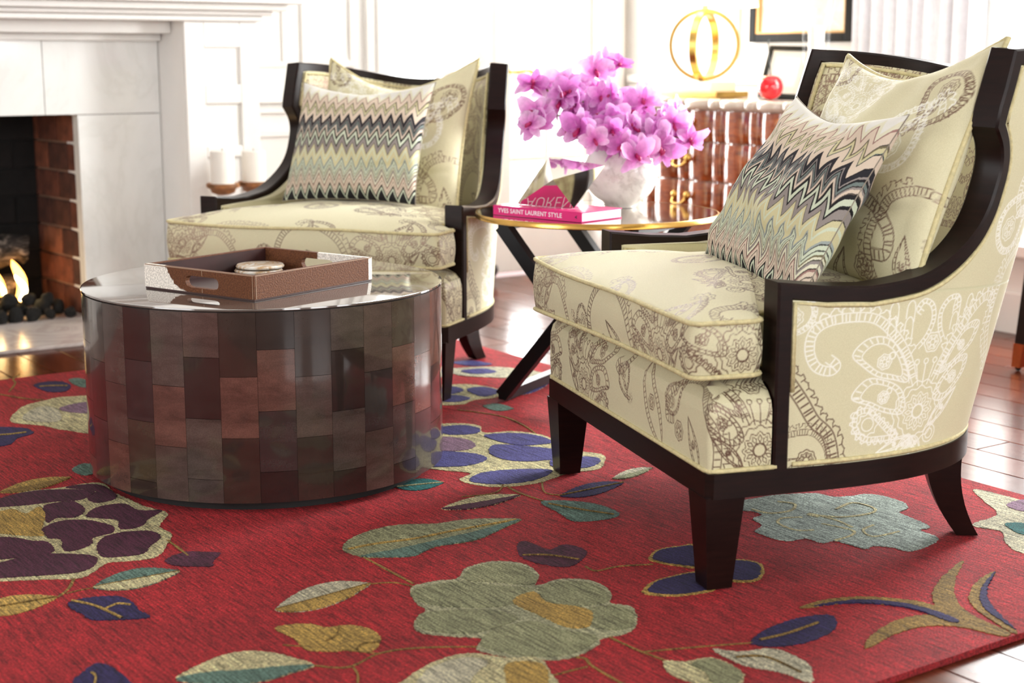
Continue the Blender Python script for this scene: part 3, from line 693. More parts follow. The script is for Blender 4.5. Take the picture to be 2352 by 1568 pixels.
RUG = [
 ('flower','CREAM',1,[(0.0164,-0.0026),(0.1096,0.2136),(0.1911,0.2456),(0.2566,0.2765),(0.3098,0.2641),(0.4087,0.254),(0.4105,0.1605),(0.4178,0.083),(0.4262,0.0186),(0.4446,-0.0511),(0.3968,-0.1264),(0.3971,-0.1857),(0.3696,-0.2369),(0.3202,-0.3016),(0.2704,-0.2976),(0.2305,-0.2849),(0.192,-0.3176),(0.1568,-0.3365),(0.0965,-0.3028),(0.0357,-0.2716),(-0.0162,-0.238)]),
 ('petal','PURPLE',2,[(0.1655,0.2518),(0.1931,0.2522),(0.2441,0.2668),(0.3025,0.2568),(0.3772,0.1942),(0.3311,0.1457),(0.2802,0.1616),(0.2235,0.1721),(0.1737,0.1877),(0.149,0.1955)]),
 ('petal','PURPLE',2,[(0.3355,0.2545),(0.3992,0.2415),(0.409,0.1616),(0.3948,0.111),(0.3529,0.1009),(0.3453,0.1456),(0.3811,0.1914)]),
 ('petal','PURPLE',2,[(0.2484,0.1355),(0.2813,0.151),(0.3142,0.1378),(0.3138,0.0706),(0.2806,0.0286),(0.2453,0.0442),(0.2192,0.0264)]),
 ('petal','PURPLE',2,[(0.2997,0.0244),(0.3417,0.0701),(0.3952,0.0616),(0.4038,-0.0018),(0.4408,-0.0278),(0.402,-0.0655),(0.3617,-0.1089),(0.3242,-0.1002),(0.3419,-0.0416),(0.3145,-0.0043)]),
 ('petal','PURPLE',2,[(0.1978,-0.0117),(0.2451,0.0172),(0.2911,-0.006),(0.3178,-0.0693),(0.3058,-0.1132),(0.2618,-0.1248),(0.244,-0.162),(0.2028,-0.1816),(0.188,-0.1632),(0.2047,-0.1016),(0.1884,-0.0734)]),
 ('petal','PURPLE',2,[(0.2674,-0.1454),(0.3103,-0.1249),(0.3651,-0.1461),(0.3728,-0.1941),(0.332,-0.2399),(0.301,-0.274),(0.2434,-0.2571),(0.2356,-0.2204)]),
 ('petal','PURPLE',2,[(0.0725,-0.009),(0.1115,-0.0196),(0.1324,-0.0342),(0.1573,-0.0767),(0.1777,-0.0992),(0.1722,-0.1601),(0.1379,-0.1755),(0.0936,-0.16),(0.0716,-0.1522),(0.0381,-0.1288)]),
 ('petal','PURPLE',2,[(0.0273,-0.1667),(0.0659,-0.1711),(0.1299,-0.1621),(0.1827,-0.1912),(0.2221,-0.2344),(0.2099,-0.2795),(0.1752,-0.3073),(0.1236,-0.293),(0.0744,-0.273),(0.0403,-0.2563),(0.0081,-0.2337)]),
 ('petal','GOLD',2,[(0.1303,0.1616),(0.1643,0.1564),(0.1913,0.1564),(0.2038,0.1101),(0.2409,0.1407),(0.232,0.0719),(0.1961,-0.0104),(0.1859,-0.0548),(0.1508,-0.0302),(0.1199,0.0084),(0.0916,0.0282)]),
 ('leaf','TEAL',1,[(0.1624,-0.3994),(0.1892,-0.373),(0.2243,-0.3531),(0.2586,-0.3477),(0.2877,-0.3594),(0.3094,-0.3833),(0.3207,-0.4078),(0.2945,-0.4259),(0.2597,-0.4423),(0.2257,-0.4483),(0.1965,-0.4412),(0.1741,-0.4227)]),
 ('leaf_half','CREAM',2,[(0.1624,-0.3994),(0.1809,-0.4004),(0.2089,-0.4018),(0.2404,-0.4035),(0.2722,-0.4052),(0.3012,-0.4067),(0.3207,-0.4078),(0.2945,-0.4259),(0.2597,-0.4423),(0.2257,-0.4483),(0.1965,-0.4412),(0.1741,-0.4227)]),
 ('leaf_vein','OLIVE',3,[(0.1624,-0.3994),(0.2404,-0.4035),(0.3207,-0.4078)],0.0022),
 ('leaf','GOLD',1,[(-0.0537,-0.3985),(-0.0317,-0.3784),(-0.0017,-0.3639),(0.029,-0.3611),(0.0566,-0.3717),(0.0787,-0.3919),(0.0915,-0.4121),(0.0682,-0.4305),(0.0369,-0.4467),(0.0061,-0.4522),(-0.0209,-0.4437),(-0.0421,-0.4236)]),
 ('leaf_vein','OLIVE',3,[(-0.0537,-0.3985),(0.0179,-0.4052),(0.0915,-0.4121)],0.0021),
 ('leaf','GOLD',1,[(0.2081,0.3023),(0.233,0.3281),(0.2669,0.3507),(0.3017,0.3623),(0.3332,0.36),(0.3586,0.3467),(0.3735,0.3307),(0.3484,0.3109),(0.314,0.2904),(0.2792,0.2782),(0.248,0.2773),(0.2227,0.2867)]),
 ('leaf_half','OLIVE',2,[(0.2081,0.3023),(0.2274,0.3056),(0.2566,0.3106),(0.2894,0.3162),(0.3227,0.322),(0.353,0.3272),(0.3735,0.3307),(0.3484,0.3109),(0.314,0.2904),(0.2792,0.2782),(0.248,0.2773),(0.2227,0.2867)]),
 ('leaf','NAVY',1,[(0.1017,-0.4496),(0.1339,-0.4458),(0.1802,-0.4689),(0.19,-0.5049),(0.1865,-0.554),(0.1899,-0.5941),(0.171,-0.5933),(0.1392,-0.5772),(0.1034,-0.552),(0.099,-0.5117),(0.0927,-0.4756)]),
 ('leaf_vein','GOLD',3,[(0.1066,-0.4465),(0.1312,-0.4962),(0.1471,-0.5765)],0.0043),
 ('leaf_vein','GOLD',3,[(0.1378,-0.52),(0.1656,-0.5074),(0.1821,-0.5254)],0.0035),
 ('leaf','PURPLE',1,[(0.3257,-0.3302),(0.3738,-0.3092),(0.4009,-0.3282),(0.4254,-0.3533),(0.3967,-0.3875),(0.3805,-0.414),(0.3508,-0.3932),(0.3268,-0.3689)]),
 ('leaf','NAVY',1,[(-0.0129,-0.8004),(0.0248,-0.751),(0.0489,-0.7417),(0.0602,-0.7861),(0.0522,-0.8607)]),
 ('leaf_vein','GOLD',3,[(0.0244,-0.7713),(0.0239,-0.7913),(0.0069,-0.829)],0.0031),
 ('leaf','PALE',1,[(0.3769,-0.6873),(0.4111,-0.6553),(0.4554,-0.628),(0.4987,-0.6156),(0.5348,-0.6218),(0.561,-0.6424),(0.5742,-0.6655),(0.5404,-0.6885),(0.4961,-0.7112),(0.4536,-0.7235),(0.4176,-0.7219),(0.3905,-0.708)]),
 ('leaf_half','GOLD',2,[(0.3769,-0.6873),(0.3995,-0.6848),(0.4341,-0.681),(0.4731,-0.6767),(0.513,-0.6723),(0.5495,-0.6682),(0.5742,-0.6655),(0.5404,-0.6885),(0.4961,-0.7112),(0.4536,-0.7235),(0.4176,-0.7219),(0.3905,-0.708)]),
 ('leaf_vein','OLIVE',3,[(0.3769,-0.6873),(0.4731,-0.6767),(0.5742,-0.6655)],0.0021),
 ('leaf','GOLD',1,[(0.3373,-0.7641),(0.3649,-0.7631),(0.3959,-0.7812),(0.4096,-0.8088),(0.4439,-0.8209),(0.4632,-0.8523),(0.4624,-0.8929),(0.4422,-0.9244),(0.4171,-0.9402),(0.391,-0.9164),(0.369,-0.9065),(0.34,-0.8806),(0.3392,-0.8522),(0.3427,-0.8148)]),
 ('leaf_vein','OLIVE',3,[(0.4297,-0.8169),(0.4044,-0.8522),(0.3801,-0.8639)],0.0027),
 ('leaf_vein','OLIVE',3,[(0.4468,-0.9163),(0.4193,-0.9083),(0.4023,-0.9243)],0.0027),
 ('leaf','CREAM',1,[(0.121,-0.8693),(0.1748,-0.8351),(0.2294,-0.8197),(0.2756,-0.8411),(0.3058,-0.8949),(0.3167,-0.9397),(0.2755,-0.9471),(0.2227,-0.9505),(0.1638,-0.9241)]),
 ('leaf_half','TEAL',2,[(0.1209,-0.8712),(0.1663,-0.8707),(0.2136,-0.8935),(0.2753,-0.918),(0.3167,-0.9397),(0.2755,-0.9471),(0.2227,-0.9505),(0.1638,-0.9241)]),
 ('leaf','SAGE',1,[(0.6272,-0.4692),(0.6641,-0.4232),(0.7294,-0.3943),(0.7947,-0.3944),(0.8604,-0.4298),(0.9307,-0.443),(0.9886,-0.4763),(1.0177,-0.5076),(0.9472,-0.5364),(0.8659,-0.5645),(0.7817,-0.5548),(0.7202,-0.5754),(0.6678,-0.5512),(0.6355,-0.5254)]),
 ('leaf_half','TEAL',2,[(0.6367,-0.5232),(0.701,-0.5272),(0.8003,-0.5253),(0.8951,-0.5206),(1.0109,-0.5064),(0.9472,-0.5364),(0.8659,-0.5645),(0.7817,-0.5548),(0.7189,-0.5776),(0.6678,-0.5512)]),
 ('leaf_vein','GOLD',3,[(0.6354,-0.4749),(0.6923,-0.4759),(0.7713,-0.4916),(0.8612,-0.4935),(1.0073,-0.5039)],0.0056),
 ('flower','LTSAGE',1,[(0.6218,-0.7265),(0.6773,-0.7208),(0.717,-0.7316),(0.7601,-0.6947),(0.8217,-0.6897),(0.8612,-0.7325),(0.8515,-0.7969),(0.8127,-0.8437),(0.8704,-0.8418),(0.9096,-0.8835),(0.899,-0.948),(0.8663,-0.9889),(0.883,-1.0264),(0.8421,-1.0876),(0.8029,-1.1126),(0.7513,-1.109),(0.7272,-1.1284),(0.6547,-1.1434),(0.5977,-1.1035),(0.5605,-1.0339),(0.5929,-0.9981),(0.5587,-0.9626),(0.524,-0.915),(0.5448,-0.8673),(0.5867,-0.8343),(0.5905,-0.7983)]),
 ('petal','SAGE',2,[(0.7567,-0.7071),(0.8133,-0.7021),(0.8493,-0.7423),(0.8372,-0.8071),(0.8064,-0.8365),(0.7683,-0.7958),(0.7235,-0.7503)]),
 ('petal','SAGE',2,[(0.6216,-0.7401),(0.7057,-0.7491),(0.758,-0.8109),(0.7958,-0.8539),(0.7574,-0.889),(0.6996,-0.8955),(0.6312,-0.8501),(0.598,-0.7932)]),
 ('petal','SAGE',2,[(0.8137,-0.8555),(0.867,-0.8593),(0.8984,-0.8953),(0.8884,-0.954),(0.8558,-0.9841),(0.7975,-0.964),(0.7822,-0.909)]),
 ('petal','SAGE',2,[(0.8092,-0.9952),(0.8552,-0.9992),(0.8713,-1.0361),(0.8379,-1.0847),(0.8032,-1.0987),(0.7741,-1.064)]),
 ('petal','SAGE',2,[(0.5994,-0.9934),(0.6422,-0.9788),(0.7006,-0.9837),(0.7199,-1.0427),(0.7491,-1.0936),(0.7214,-1.1199),(0.661,-1.1328),(0.6038,-1.0949),(0.5734,-1.0296)]),
 ('petal','SAGE',2,[(0.5658,-0.8499),(0.6222,-0.8642),(0.6768,-0.9025),(0.6908,-0.9572),(0.6191,-0.9745),(0.5649,-0.953),(0.5355,-0.9018)]),
 ('petal','GOLD',2,[(0.7289,-0.8901),(0.7872,-0.8697),(0.777,-0.9289),(0.8072,-0.9759),(0.8075,-1.0141),(0.7634,-1.0566),(0.7328,-1.0375),(0.7297,-0.9746)]),
 ('flower','CREAM',1,[(0.3717,-1.1038),(0.4029,-1.0707),(0.4382,-1.0508),(0.4886,-1.0336),(0.5423,-1.0388),(0.5773,-1.085),(0.6176,-1.1132),(0.6037,-1.1666),(0.5532,-1.2308)]),
 ('petal','GOLD',2,[(0.5575,-1.1135),(0.5979,-1.1208),(0.6049,-1.1571),(0.5547,-1.2222),(0.5164,-1.1955)]),
 ('petal','PALE',2,[(0.4165,-1.0862),(0.4592,-1.0551),(0.5194,-1.0487),(0.5451,-1.0838),(0.5002,-1.1146),(0.4527,-1.1509),(0.3996,-1.1137)]),
 ('leaf','PURPLE',1,[(0.9108,-0.6452),(0.9393,-0.6226),(0.9475,-0.6546),(0.9493,-0.6947),(0.9958,-0.6884),(1.0039,-0.7425),(0.9535,-0.785),(0.9172,-0.7928),(0.8914,-0.7598),(0.8815,-0.7039)]),
 ('leaf_vein','OLIVE',3,[(0.8889,-0.6935),(0.9294,-0.7219),(0.9611,-0.7751)],0.0032),
 ('flower','GOLD',1,[(1.073,-0.8442),(1.1199,-0.8142),(1.1698,-0.8201),(1.1991,-0.8373),(1.1246,-0.9351),(1.0903,-0.911),(1.0717,-0.8709)]),
 ('petal','NAVY',2,[(1.0806,-0.8471),(1.1201,-0.822),(1.1618,-0.827),(1.1863,-0.8414),(1.124,-0.9237),(1.0951,-0.9034),(1.0795,-0.8696)]),
 ('flower','GOLD',1,[(0.9471,-0.9762),(0.9967,-0.9472),(1.0615,-0.944),(1.1037,-0.956),(1.102,-1.0068),(1.0555,-1.0439),(0.9859,-1.0304),(0.9514,-1.0008)]),
 ('petal','NAVY',2,[(0.9594,-0.9782),(1.0012,-0.9539),(1.0555,-0.9512),(1.0908,-0.9613),(1.0895,-1.0039),(1.0506,-1.0352),(0.992,-1.0238),(0.9629,-0.9989)]),
 ('flower','GOLD',1,[(1.1733,-0.9389),(1.2103,-0.9465),(1.2244,-0.9899),(1.1734,-1.0425),(1.1361,-1.0477),(1.1104,-1.0127)]),
 ('petal','NAVY',2,[(1.1729,-0.9484),(1.2039,-0.9548),(1.2158,-0.9911),(1.173,-1.0353),(1.1415,-1.0397),(1.1199,-1.0102)]),
 ('leaf','NAVY',1,[(0.9372,-1.2619),(0.9983,-1.2329),(1.0753,-1.2264),(1.1307,-1.2429),(1.1223,-1.2716),(1.0793,-1.3014),(1.0097,-1.3104),(0.9577,-1.2943)]),
 ('leaf_vein','OLIVE',3,[(0.9559,-1.2614),(1.0138,-1.2673),(1.0905,-1.2615)],0.004),
 ('leaf','OLIVE',1,[(1.1171,-1.1955),(1.1665,-1.1886),(1.2322,-1.2082),(1.2878,-1.2577),(1.3136,-1.3125),(1.3088,-1.39),(1.3166,-1.4629),(1.2976,-1.4731),(1.2774,-1.3973),(1.2781,-1.3234),(1.2522,-1.2695),(1.2033,-1.2248)]),
 ('leaf_half','NAVY',2,[(1.1416,-1.2023),(1.2192,-1.2202),(1.2682,-1.2651),(1.2907,-1.3222),(1.2903,-1.3868),(1.272,-1.3837),(1.272,-1.3192),(1.2505,-1.2709),(1.2017,-1.2263)]),
 ('leaf','OLIVE',1,[(1.0716,-1.3807),(1.1173,-1.3514),(1.1946,-1.3296),(1.2618,-1.3372),(1.2968,-1.3816),(1.3133,-1.4653),(1.2916,-1.4734),(1.2679,-1.405),(1.2206,-1.3719),(1.1493,-1.3692),(1.0945,-1.3811)]),
 ('leaf','OLIVE',1,[(1.5449,-1.1931),(1.4801,-1.2137),(1.3829,-1.2595),(1.3223,-1.3108),(1.293,-1.3665),(1.2995,-1.4674),(1.3177,-1.4637),(1.3314,-1.3809),(1.3786,-1.3107),(1.4516,-1.2516)]),
 ('leaf','OLIVE',1,[(1.5461,-1.2658),(1.487,-1.2764),(1.4172,-1.3108),(1.374,-1.347),(1.3461,-1.3963),(1.3189,-1.4739),(1.3327,-1.4695),(1.3701,-1.3955),(1.4001,-1.3522),(1.4569,-1.3114)]),
 ('leaf_half','NAVY',2,[(1.5389,-1.2695),(1.4637,-1.3023),(1.404,-1.3417),(1.364,-1.3912),(1.3327,-1.4695),(1.3761,-1.3997),(1.4152,-1.3496),(1.4714,-1.3076)]),
 ('leaf','PALE',1,[(0.8692,-1.2457),(0.8969,-1.2783),(0.9499,-1.3022),(0.9508,-1.3679),(0.9223,-1.4102),(0.8975,-1.427),(0.8924,-1.3791),(0.8665,-1.3299),(0.8623,-1.2953)]),
 ('leaf_vein','OLIVE',3,[(0.874,-1.2927),(0.9132,-1.3202),(0.9142,-1.3944)],0.0032),
 ('leaf','CREAM',1,[(0.773,-1.2391),(0.7963,-1.2576),(0.8448,-1.2744),(0.8411,-1.3432),(0.7983,-1.3733),(0.7608,-1.3471),(0.7483,-1.2822)]),
 ('leaf_half','SAGE',2,[(0.8005,-1.2732),(0.8412,-1.2784),(0.8383,-1.3432),(0.8016,-1.3698),(0.777,-1.3486),(0.7941,-1.3103)]),
 ('flower','GREYBLUE',1,[(1.4638,-0.6662),(1.5201,-0.6703),(1.5739,-0.6781),(1.6475,-0.7175),(1.659,-0.7556),(1.6968,-0.7761),(1.7354,-0.7851),(1.7545,-0.8226),(1.7487,-0.8774),(1.7238,-0.9058),(1.689,-0.9152),(1.6782,-0.9518),(1.6695,-0.9993),(1.6554,-1.021),(1.6271,-1.0219),(1.6169,-1.0756),(1.5619,-1.0961),(1.5087,-1.0971),(1.4985,-1.0613),(1.476,-1.0359),(1.4517,-1.0382),(1.4451,-1.0046),(1.4384,-0.9705),(1.4088,-0.9646),(1.4047,-0.9271),(1.366,-0.9199),(1.3519,-0.8951),(1.3515,-0.8597),(1.3546,-0.8363),(1.3933,-0.8166),(1.4091,-0.7741),(1.4432,-0.7652),(1.4448,-0.733),(1.4248,-0.7077)]),
 ('leaf_vein','CREAM',2,[(1.4513,-0.7263),(1.4627,-0.7679),(1.511,-0.7793),(1.5512,-0.7507),(1.5358,-0.7166)],0.0061),
 ('leaf_vein','CREAM',2,[(1.5261,-0.8452),(1.5219,-0.8203),(1.5631,-0.8711),(1.6337,-0.8876),(1.6661,-0.8655),(1.659,-0.8146),(1.595,-0.8269)],0.006),
 ('leaf_vein','CREAM',2,[(1.4538,-0.9006),(1.4242,-0.8799),(1.4273,-0.8298),(1.4567,-0.8075),(1.4979,-0.8255)],0.0058),
 ('leaf_vein','CREAM',2,[(1.498,-0.8793),(1.5151,-0.9435),(1.4899,-0.9667),(1.4384,-0.9705)],0.0059),
 ('leaf_vein','CREAM',2,[(1.5867,-1.004),(1.5191,-0.9972),(1.5341,-0.9568),(1.5771,-0.9453)],0.0058),
 ('leaf_vein','CREAM',2,[(1.5285,-0.8139),(1.539,-0.8759),(1.53,-0.9332)],0.0061),
 ('flower','PALE',1,[(1.937,-0.9083),(1.96,-0.8981),(1.97,-0.9791),(1.97,-1.0753),(1.97,-1.1742),(1.97,-1.2346),(1.9493,-1.3139),(1.8487,-1.2879),(1.7438,-1.3092),(1.677,-1.2296),(1.7036,-1.1677),(1.7542,-1.1187),(1.7418,-1.0576),(1.8445,-1.0387),(1.8998,-0.9626)]),
 ('petal','LILAC',2,[(1.9125,-1.0105),(1.9749,-1.0074),(1.9921,-1.0469),(1.9056,-1.0591)]),
 ('petal','TURQ',2,[(1.7957,-1.0953),(1.8347,-1.112),(1.8372,-1.1595),(1.7721,-1.1587)]),
 ('flower','CREAM',1,[(1.1834,0.205),(1.3065,0.2794),(1.3716,0.2568),(1.3944,0.2064),(1.365,0.1429),(1.4337,0.1114),(1.4682,0.0433),(1.461,-0.0319),(1.4398,-0.1199),(1.4744,-0.1938),(1.4377,-0.2501),(1.3843,-0.2919),(1.3048,-0.2815),(1.2141,-0.3056),(1.1294,-0.2889),(1.0867,-0.2463),(1.0786,-0.1849),(1.1277,-0.1529),(1.0829,-0.0854),(1.0615,0.0038)]),
 ('petal','BLUE',2,[(1.2866,0.2479),(1.3587,0.2371),(1.3771,0.1845),(1.3397,0.1442),(1.2795,0.1754)]),
 ('petal','BLUE',2,[(1.3476,0.1169),(1.4207,0.0929),(1.456,0.0302),(1.4421,-0.0396),(1.3681,-0.0188),(1.3422,0.046)]),
 ('petal','BLUE',2,[(1.3169,0.0222),(1.3904,-0.06),(1.418,-0.1246),(1.3949,-0.1723),(1.2815,-0.1408),(1.255,-0.05)]),
 ('petal','BLUE',2,[(1.3513,-0.1658),(1.4326,-0.1938),(1.4358,-0.2394),(1.3732,-0.2704),(1.3119,-0.2274)]),
 ('petal','BLUE',2,[(1.0899,-0.2101),(1.1519,-0.1699),(1.2418,-0.1967),(1.2906,-0.2445),(1.215,-0.2847),(1.1314,-0.2691)]),
 ('petal','BLUE',2,[(1.128,0.0735),(1.2233,-0.0081),(1.2243,-0.0769),(1.1421,-0.0947),(1.066,-0.0275)]),
 ('petal','LILAC',2,[(1.2231,0.1772),(1.2865,0.1167),(1.27,0.0396),(1.209,0.0267),(1.1645,0.083)]),
 ('leaf','TURQ',1,[(0.9336,-0.1559),(0.9576,-0.1382),(0.9853,-0.127),(1.0088,-0.1275),(1.025,-0.141),(1.0334,-0.1634),(1.0351,-0.1846),(1.0139,-0.1962),(0.9872,-0.2052),(0.9634,-0.2058),(0.9459,-0.1958),(0.9355,-0.1772)]),
 ('leaf_vein','CREAM',3,[(0.9336,-0.1559),(0.9841,-0.1702),(1.0351,-0.1846)],0.0028),
 ('leaf','CREAM',1,[(0.9263,-0.3507),(0.9596,-0.3331),(1.0023,-0.3206),(1.0438,-0.3182),(1.0786,-0.3276),(1.1044,-0.3454),(1.1178,-0.3632),(1.0855,-0.3754),(1.0427,-0.386),(1.0012,-0.3891),(0.9659,-0.3826),(0.9394,-0.3682)]),
 ('leaf_half','PURPLE',2,[(0.9263,-0.3507),(0.9486,-0.3521),(0.9825,-0.3543),(1.0206,-0.3568),(1.0591,-0.3593),(1.0942,-0.3616),(1.1178,-0.3632),(1.0855,-0.3754),(1.0427,-0.386),(1.0012,-0.3891),(0.9659,-0.3826),(0.9394,-0.3682)]),
 ('leaf','NAVY',1,[(1.1871,-0.4158),(1.2203,-0.3964),(1.2616,-0.3811),(1.3002,-0.3758),(1.3311,-0.3822),(1.3523,-0.3974),(1.3621,-0.4136),(1.329,-0.4301),(1.2865,-0.4456),(1.2471,-0.4526),(1.216,-0.4483),(1.195,-0.4344)]),
 ('leaf_vein','OLIVE',3,[(1.1871,-0.4158),(1.2733,-0.4147),(1.3621,-0.4136)],0.0027),
 ('leaf','TEAL',1,[(1.1258,-0.4285),(1.1803,-0.4588),(1.2135,-0.5211),(1.2059,-0.5916),(1.1598,-0.6034),(1.1017,-0.5772),(1.1105,-0.5061)]),
 ('leaf_vein','OLIVE',3,[(1.1291,-0.4504),(1.1569,-0.5197),(1.1932,-0.5901)],0.0035),
 ('leaf','PALE',1,[(1.3654,-0.3726),(1.3905,-0.3561),(1.4213,-0.3419),(1.4498,-0.3347),(1.4723,-0.3364),(1.4875,-0.345),(1.4943,-0.3552),(1.4705,-0.3684),(1.4397,-0.3818),(1.4107,-0.3898),(1.3876,-0.3901),(1.3716,-0.3833)]),
 ('leaf_half','SAGE',2,[(1.3654,-0.3726),(1.3805,-0.3705),(1.4034,-0.3674),(1.4291,-0.364),(1.455,-0.3605),(1.4785,-0.3573),(1.4943,-0.3552),(1.4705,-0.3684),(1.4397,-0.3818),(1.4107,-0.3898),(1.3876,-0.3901),(1.3716,-0.3833)]),
 ('flower','CREAM',1,[(1.5459,0.66),(1.6326,0.6567),(1.6708,0.6011),(1.6775,0.5186),(1.6179,0.4578),(1.5504,0.4652),(1.4918,0.441),(1.4394,0.4907)]),
 ('petal','BLUE',2,[(1.5478,0.6445),(1.5929,0.6413),(1.593,0.5848),(1.5402,0.5596),(1.5163,0.59)]),
 ('petal','BLUE',2,[(1.4934,0.5584),(1.541,0.5386),(1.5496,0.4856),(1.4966,0.4701),(1.4614,0.5078)]),
 ('petal','BLUE',2,[(1.6032,0.5846),(1.661,0.5865),(1.667,0.5121),(1.5914,0.4831)]),
 ('leaf','TEAL',1,[(1.5285,0.3897),(1.5465,0.398),(1.5647,0.3978),(1.5777,0.3872),(1.5832,0.3663),(1.5824,0.3397),(1.5781,0.3171),(1.562,0.3118),(1.5437,0.3116),(1.5296,0.32),(1.5225,0.3383),(1.5226,0.3641)]),
 ('leaf','NAVY',1,[(0.6181,1.3453),(0.6562,1.3769),(0.6995,1.3538),(0.7041,1.2852),(0.6664,1.2197),(0.6243,1.2422)]),
 ('leaf_vein','GOLD',3,[(0.6247,1.3193),(0.6592,1.3094),(0.6949,1.2844)],0.0049),
 ('leaf','TEAL',1,[(0.7264,1.3646),(0.7414,1.3779),(0.7556,1.3768),(0.7643,1.3584),(0.7661,1.3232),(0.7622,1.2789),(0.7562,1.2415),(0.7442,1.2356),(0.7309,1.238),(0.7214,1.2534),(0.7178,1.2835),(0.72,1.3245)]),
 ('flower','CREAM',1,[(0.4294,0.9456),(0.5026,1.089),(0.5764,1.134),(0.6418,1.148),(0.723,1.0644),(0.5894,0.7026),(0.5131,0.7727),(0.4831,0.8501)]),
 ('petal','LILAC',2,[(0.5836,1.0197),(0.6618,1.0481),(0.6846,0.9934),(0.647,0.907),(0.5873,0.9549)]),
 ('petal','PALE',2,[(0.4631,0.9633),(0.541,1.0621),(0.5708,1.0098),(0.5387,0.8808),(0.4939,0.8829)]),
 ('leaf','NAVY',1,[(0.3446,0.9019),(0.4302,0.8588),(0.4362,0.7878),(0.3874,0.7569),(0.35,0.7044),(0.2942,0.728)]),
 ('leaf_vein','GOLD',3,[(0.3424,0.8207),(0.3807,0.8048),(0.4234,0.8023)],0.0053),
 ('leaf','TEAL',1,[(0.3992,0.3933),(0.4145,0.4148),(0.431,0.428),(0.4438,0.4269),(0.451,0.4101),(0.4529,0.3827),(0.4514,0.3568),(0.4379,0.3414),(0.4219,0.3294),(0.4086,0.3282),(0.4003,0.341),(0.3972,0.3653)]),
 ('flower','PALE',1,[(1.7159,0.8564),(1.8349,0.8213),(1.9128,0.7027),(1.8956,0.591),(1.8045,0.6397),(1.6993,0.7589)]),
 ('petal','BLUE',2,[(1.734,0.8121),(1.8057,0.8016),(1.8088,0.7363),(1.7414,0.7524)]),
 ('leaf','BLUE',1,[(1.7845,0.9385),(1.8059,0.9446),(1.8298,0.9409),(1.8494,0.9265),(1.8621,0.9018),(1.868,0.8718),(1.8683,0.8468),(1.8487,0.8438),(1.8246,0.847),(1.804,0.8592),(1.79,0.8813),(1.7834,0.9105)]),
 ('leaf','PALE',1,[(1.6797,0.4619),(1.7117,0.4898),(1.751,0.5168),(1.7876,0.5343),(1.8165,0.5391),(1.8362,0.5331),(1.8451,0.5224),(1.8133,0.497),(1.7726,0.4692),(1.7351,0.4499),(1.7058,0.4432),(1.6865,0.4484)]),
 ('leaf_half','BLUE',2,[(1.6797,0.4619),(1.699,0.4689),(1.7282,0.4796),(1.7611,0.4917),(1.7943,0.5038),(1.8247,0.5149),(1.8451,0.5224),(1.8133,0.497),(1.7726,0.4692),(1.7351,0.4499),(1.7058,0.4432),(1.6865,0.4484)]),
 ('leaf','NAVY',1,[(1.9307,-0.633),(1.9447,-0.6322),(1.9579,-0.6375),(1.9661,-0.6487),(1.9679,-0.6651),(1.9644,-0.6838),(1.9589,-0.6988),(1.9467,-0.6981),(1.9333,-0.6931),(1.924,-0.6831),(1.9208,-0.668),(1.9237,-0.6497)]),
 ('stem','OLIVE',1,[(0.3752,-0.221),(0.3735,-0.2787),(0.3697,-0.3331)],0.0049),
 ('stem','OLIVE',1,[(0.1557,-0.3213),(0.1247,-0.3785),(0.0927,-0.413)],0.0053),
 ('stem','OLIVE',1,[(0.1118,-0.4022),(0.1387,-0.3993),(0.1616,-0.4016)],0.0029),
 ('stem','OLIVE',1,[(0.6383,-0.5305),(0.638,-0.6181),(0.6381,-0.7102)],0.0047),
 ('stem','OLIVE',1,[(0.5742,-0.6655),(0.6128,-0.6841),(0.6309,-0.7219)],0.003),
 ('stem','OLIVE',1,[(0.316,-0.9382),(0.358,-0.976),(0.4239,-0.9559),(0.487,-0.9714),(0.5697,-1.0226)],0.0038),
 ('stem','OLIVE',1,[(0.3163,-0.8362),(0.3858,-0.9116),(0.4239,-0.9559)],0.0026),
 ('stem','OLIVE',1,[(0.3638,-0.9821),(0.3544,-1.0125),(0.3292,-1.0547)],0.0038),
 ('stem','OLIVE',1,[(0.669,-1.1449),(0.6787,-1.1603),(0.669,-1.1916),(0.6646,-1.2797)],0.0045),
 ('stem','OLIVE',1,[(0.7665,-1.1104),(0.7681,-1.1749),(0.7764,-1.2394)],0.004),
 ('stem','OLIVE',1,[(0.7725,-1.1912),(0.8537,-1.2237),(0.9408,-1.2622)],0.0033),
 ('stem','OLIVE',1,[(0.9483,-0.8116),(0.9498,-0.8424),(0.9979,-0.8463),(1.0587,-0.8738)],0.0039),
 ('stem','OLIVE',1,[(1.1353,-0.2888),(1.1274,-0.3414),(1.133,-0.4139),(1.1386,-0.4375)],0.0046),
 ('stem','OLIVE',1,[(1.2186,-0.3045),(1.1753,-0.375),(1.1907,-0.4142)],0.0037),
 ('stem','OLIVE',1,[(0.5321,1.2998),(0.5833,1.4059),(0.597,1.4702),(0.6321,1.5215)],0.0048),
 ('stem','OLIVE',1,[(0.5035,1.2855),(0.5459,1.1885),(0.5799,1.1447)],0.0059),
 ('stem','OLIVE',1,[(1.4482,0.3955),(1.5008,0.2666),(1.4918,0.1553),(1.4654,0.0617)],0.0045),
 ('stem','OLIVE',1,[(1.1634,-0.2399),(1.0888,-0.3144),(1.0088,-0.299)],0.0038),
 ('stem','OLIVE',1,[(0.541,-1.1833),(0.614,-1.1841),(0.6623,-1.1869)],0.0025),
]

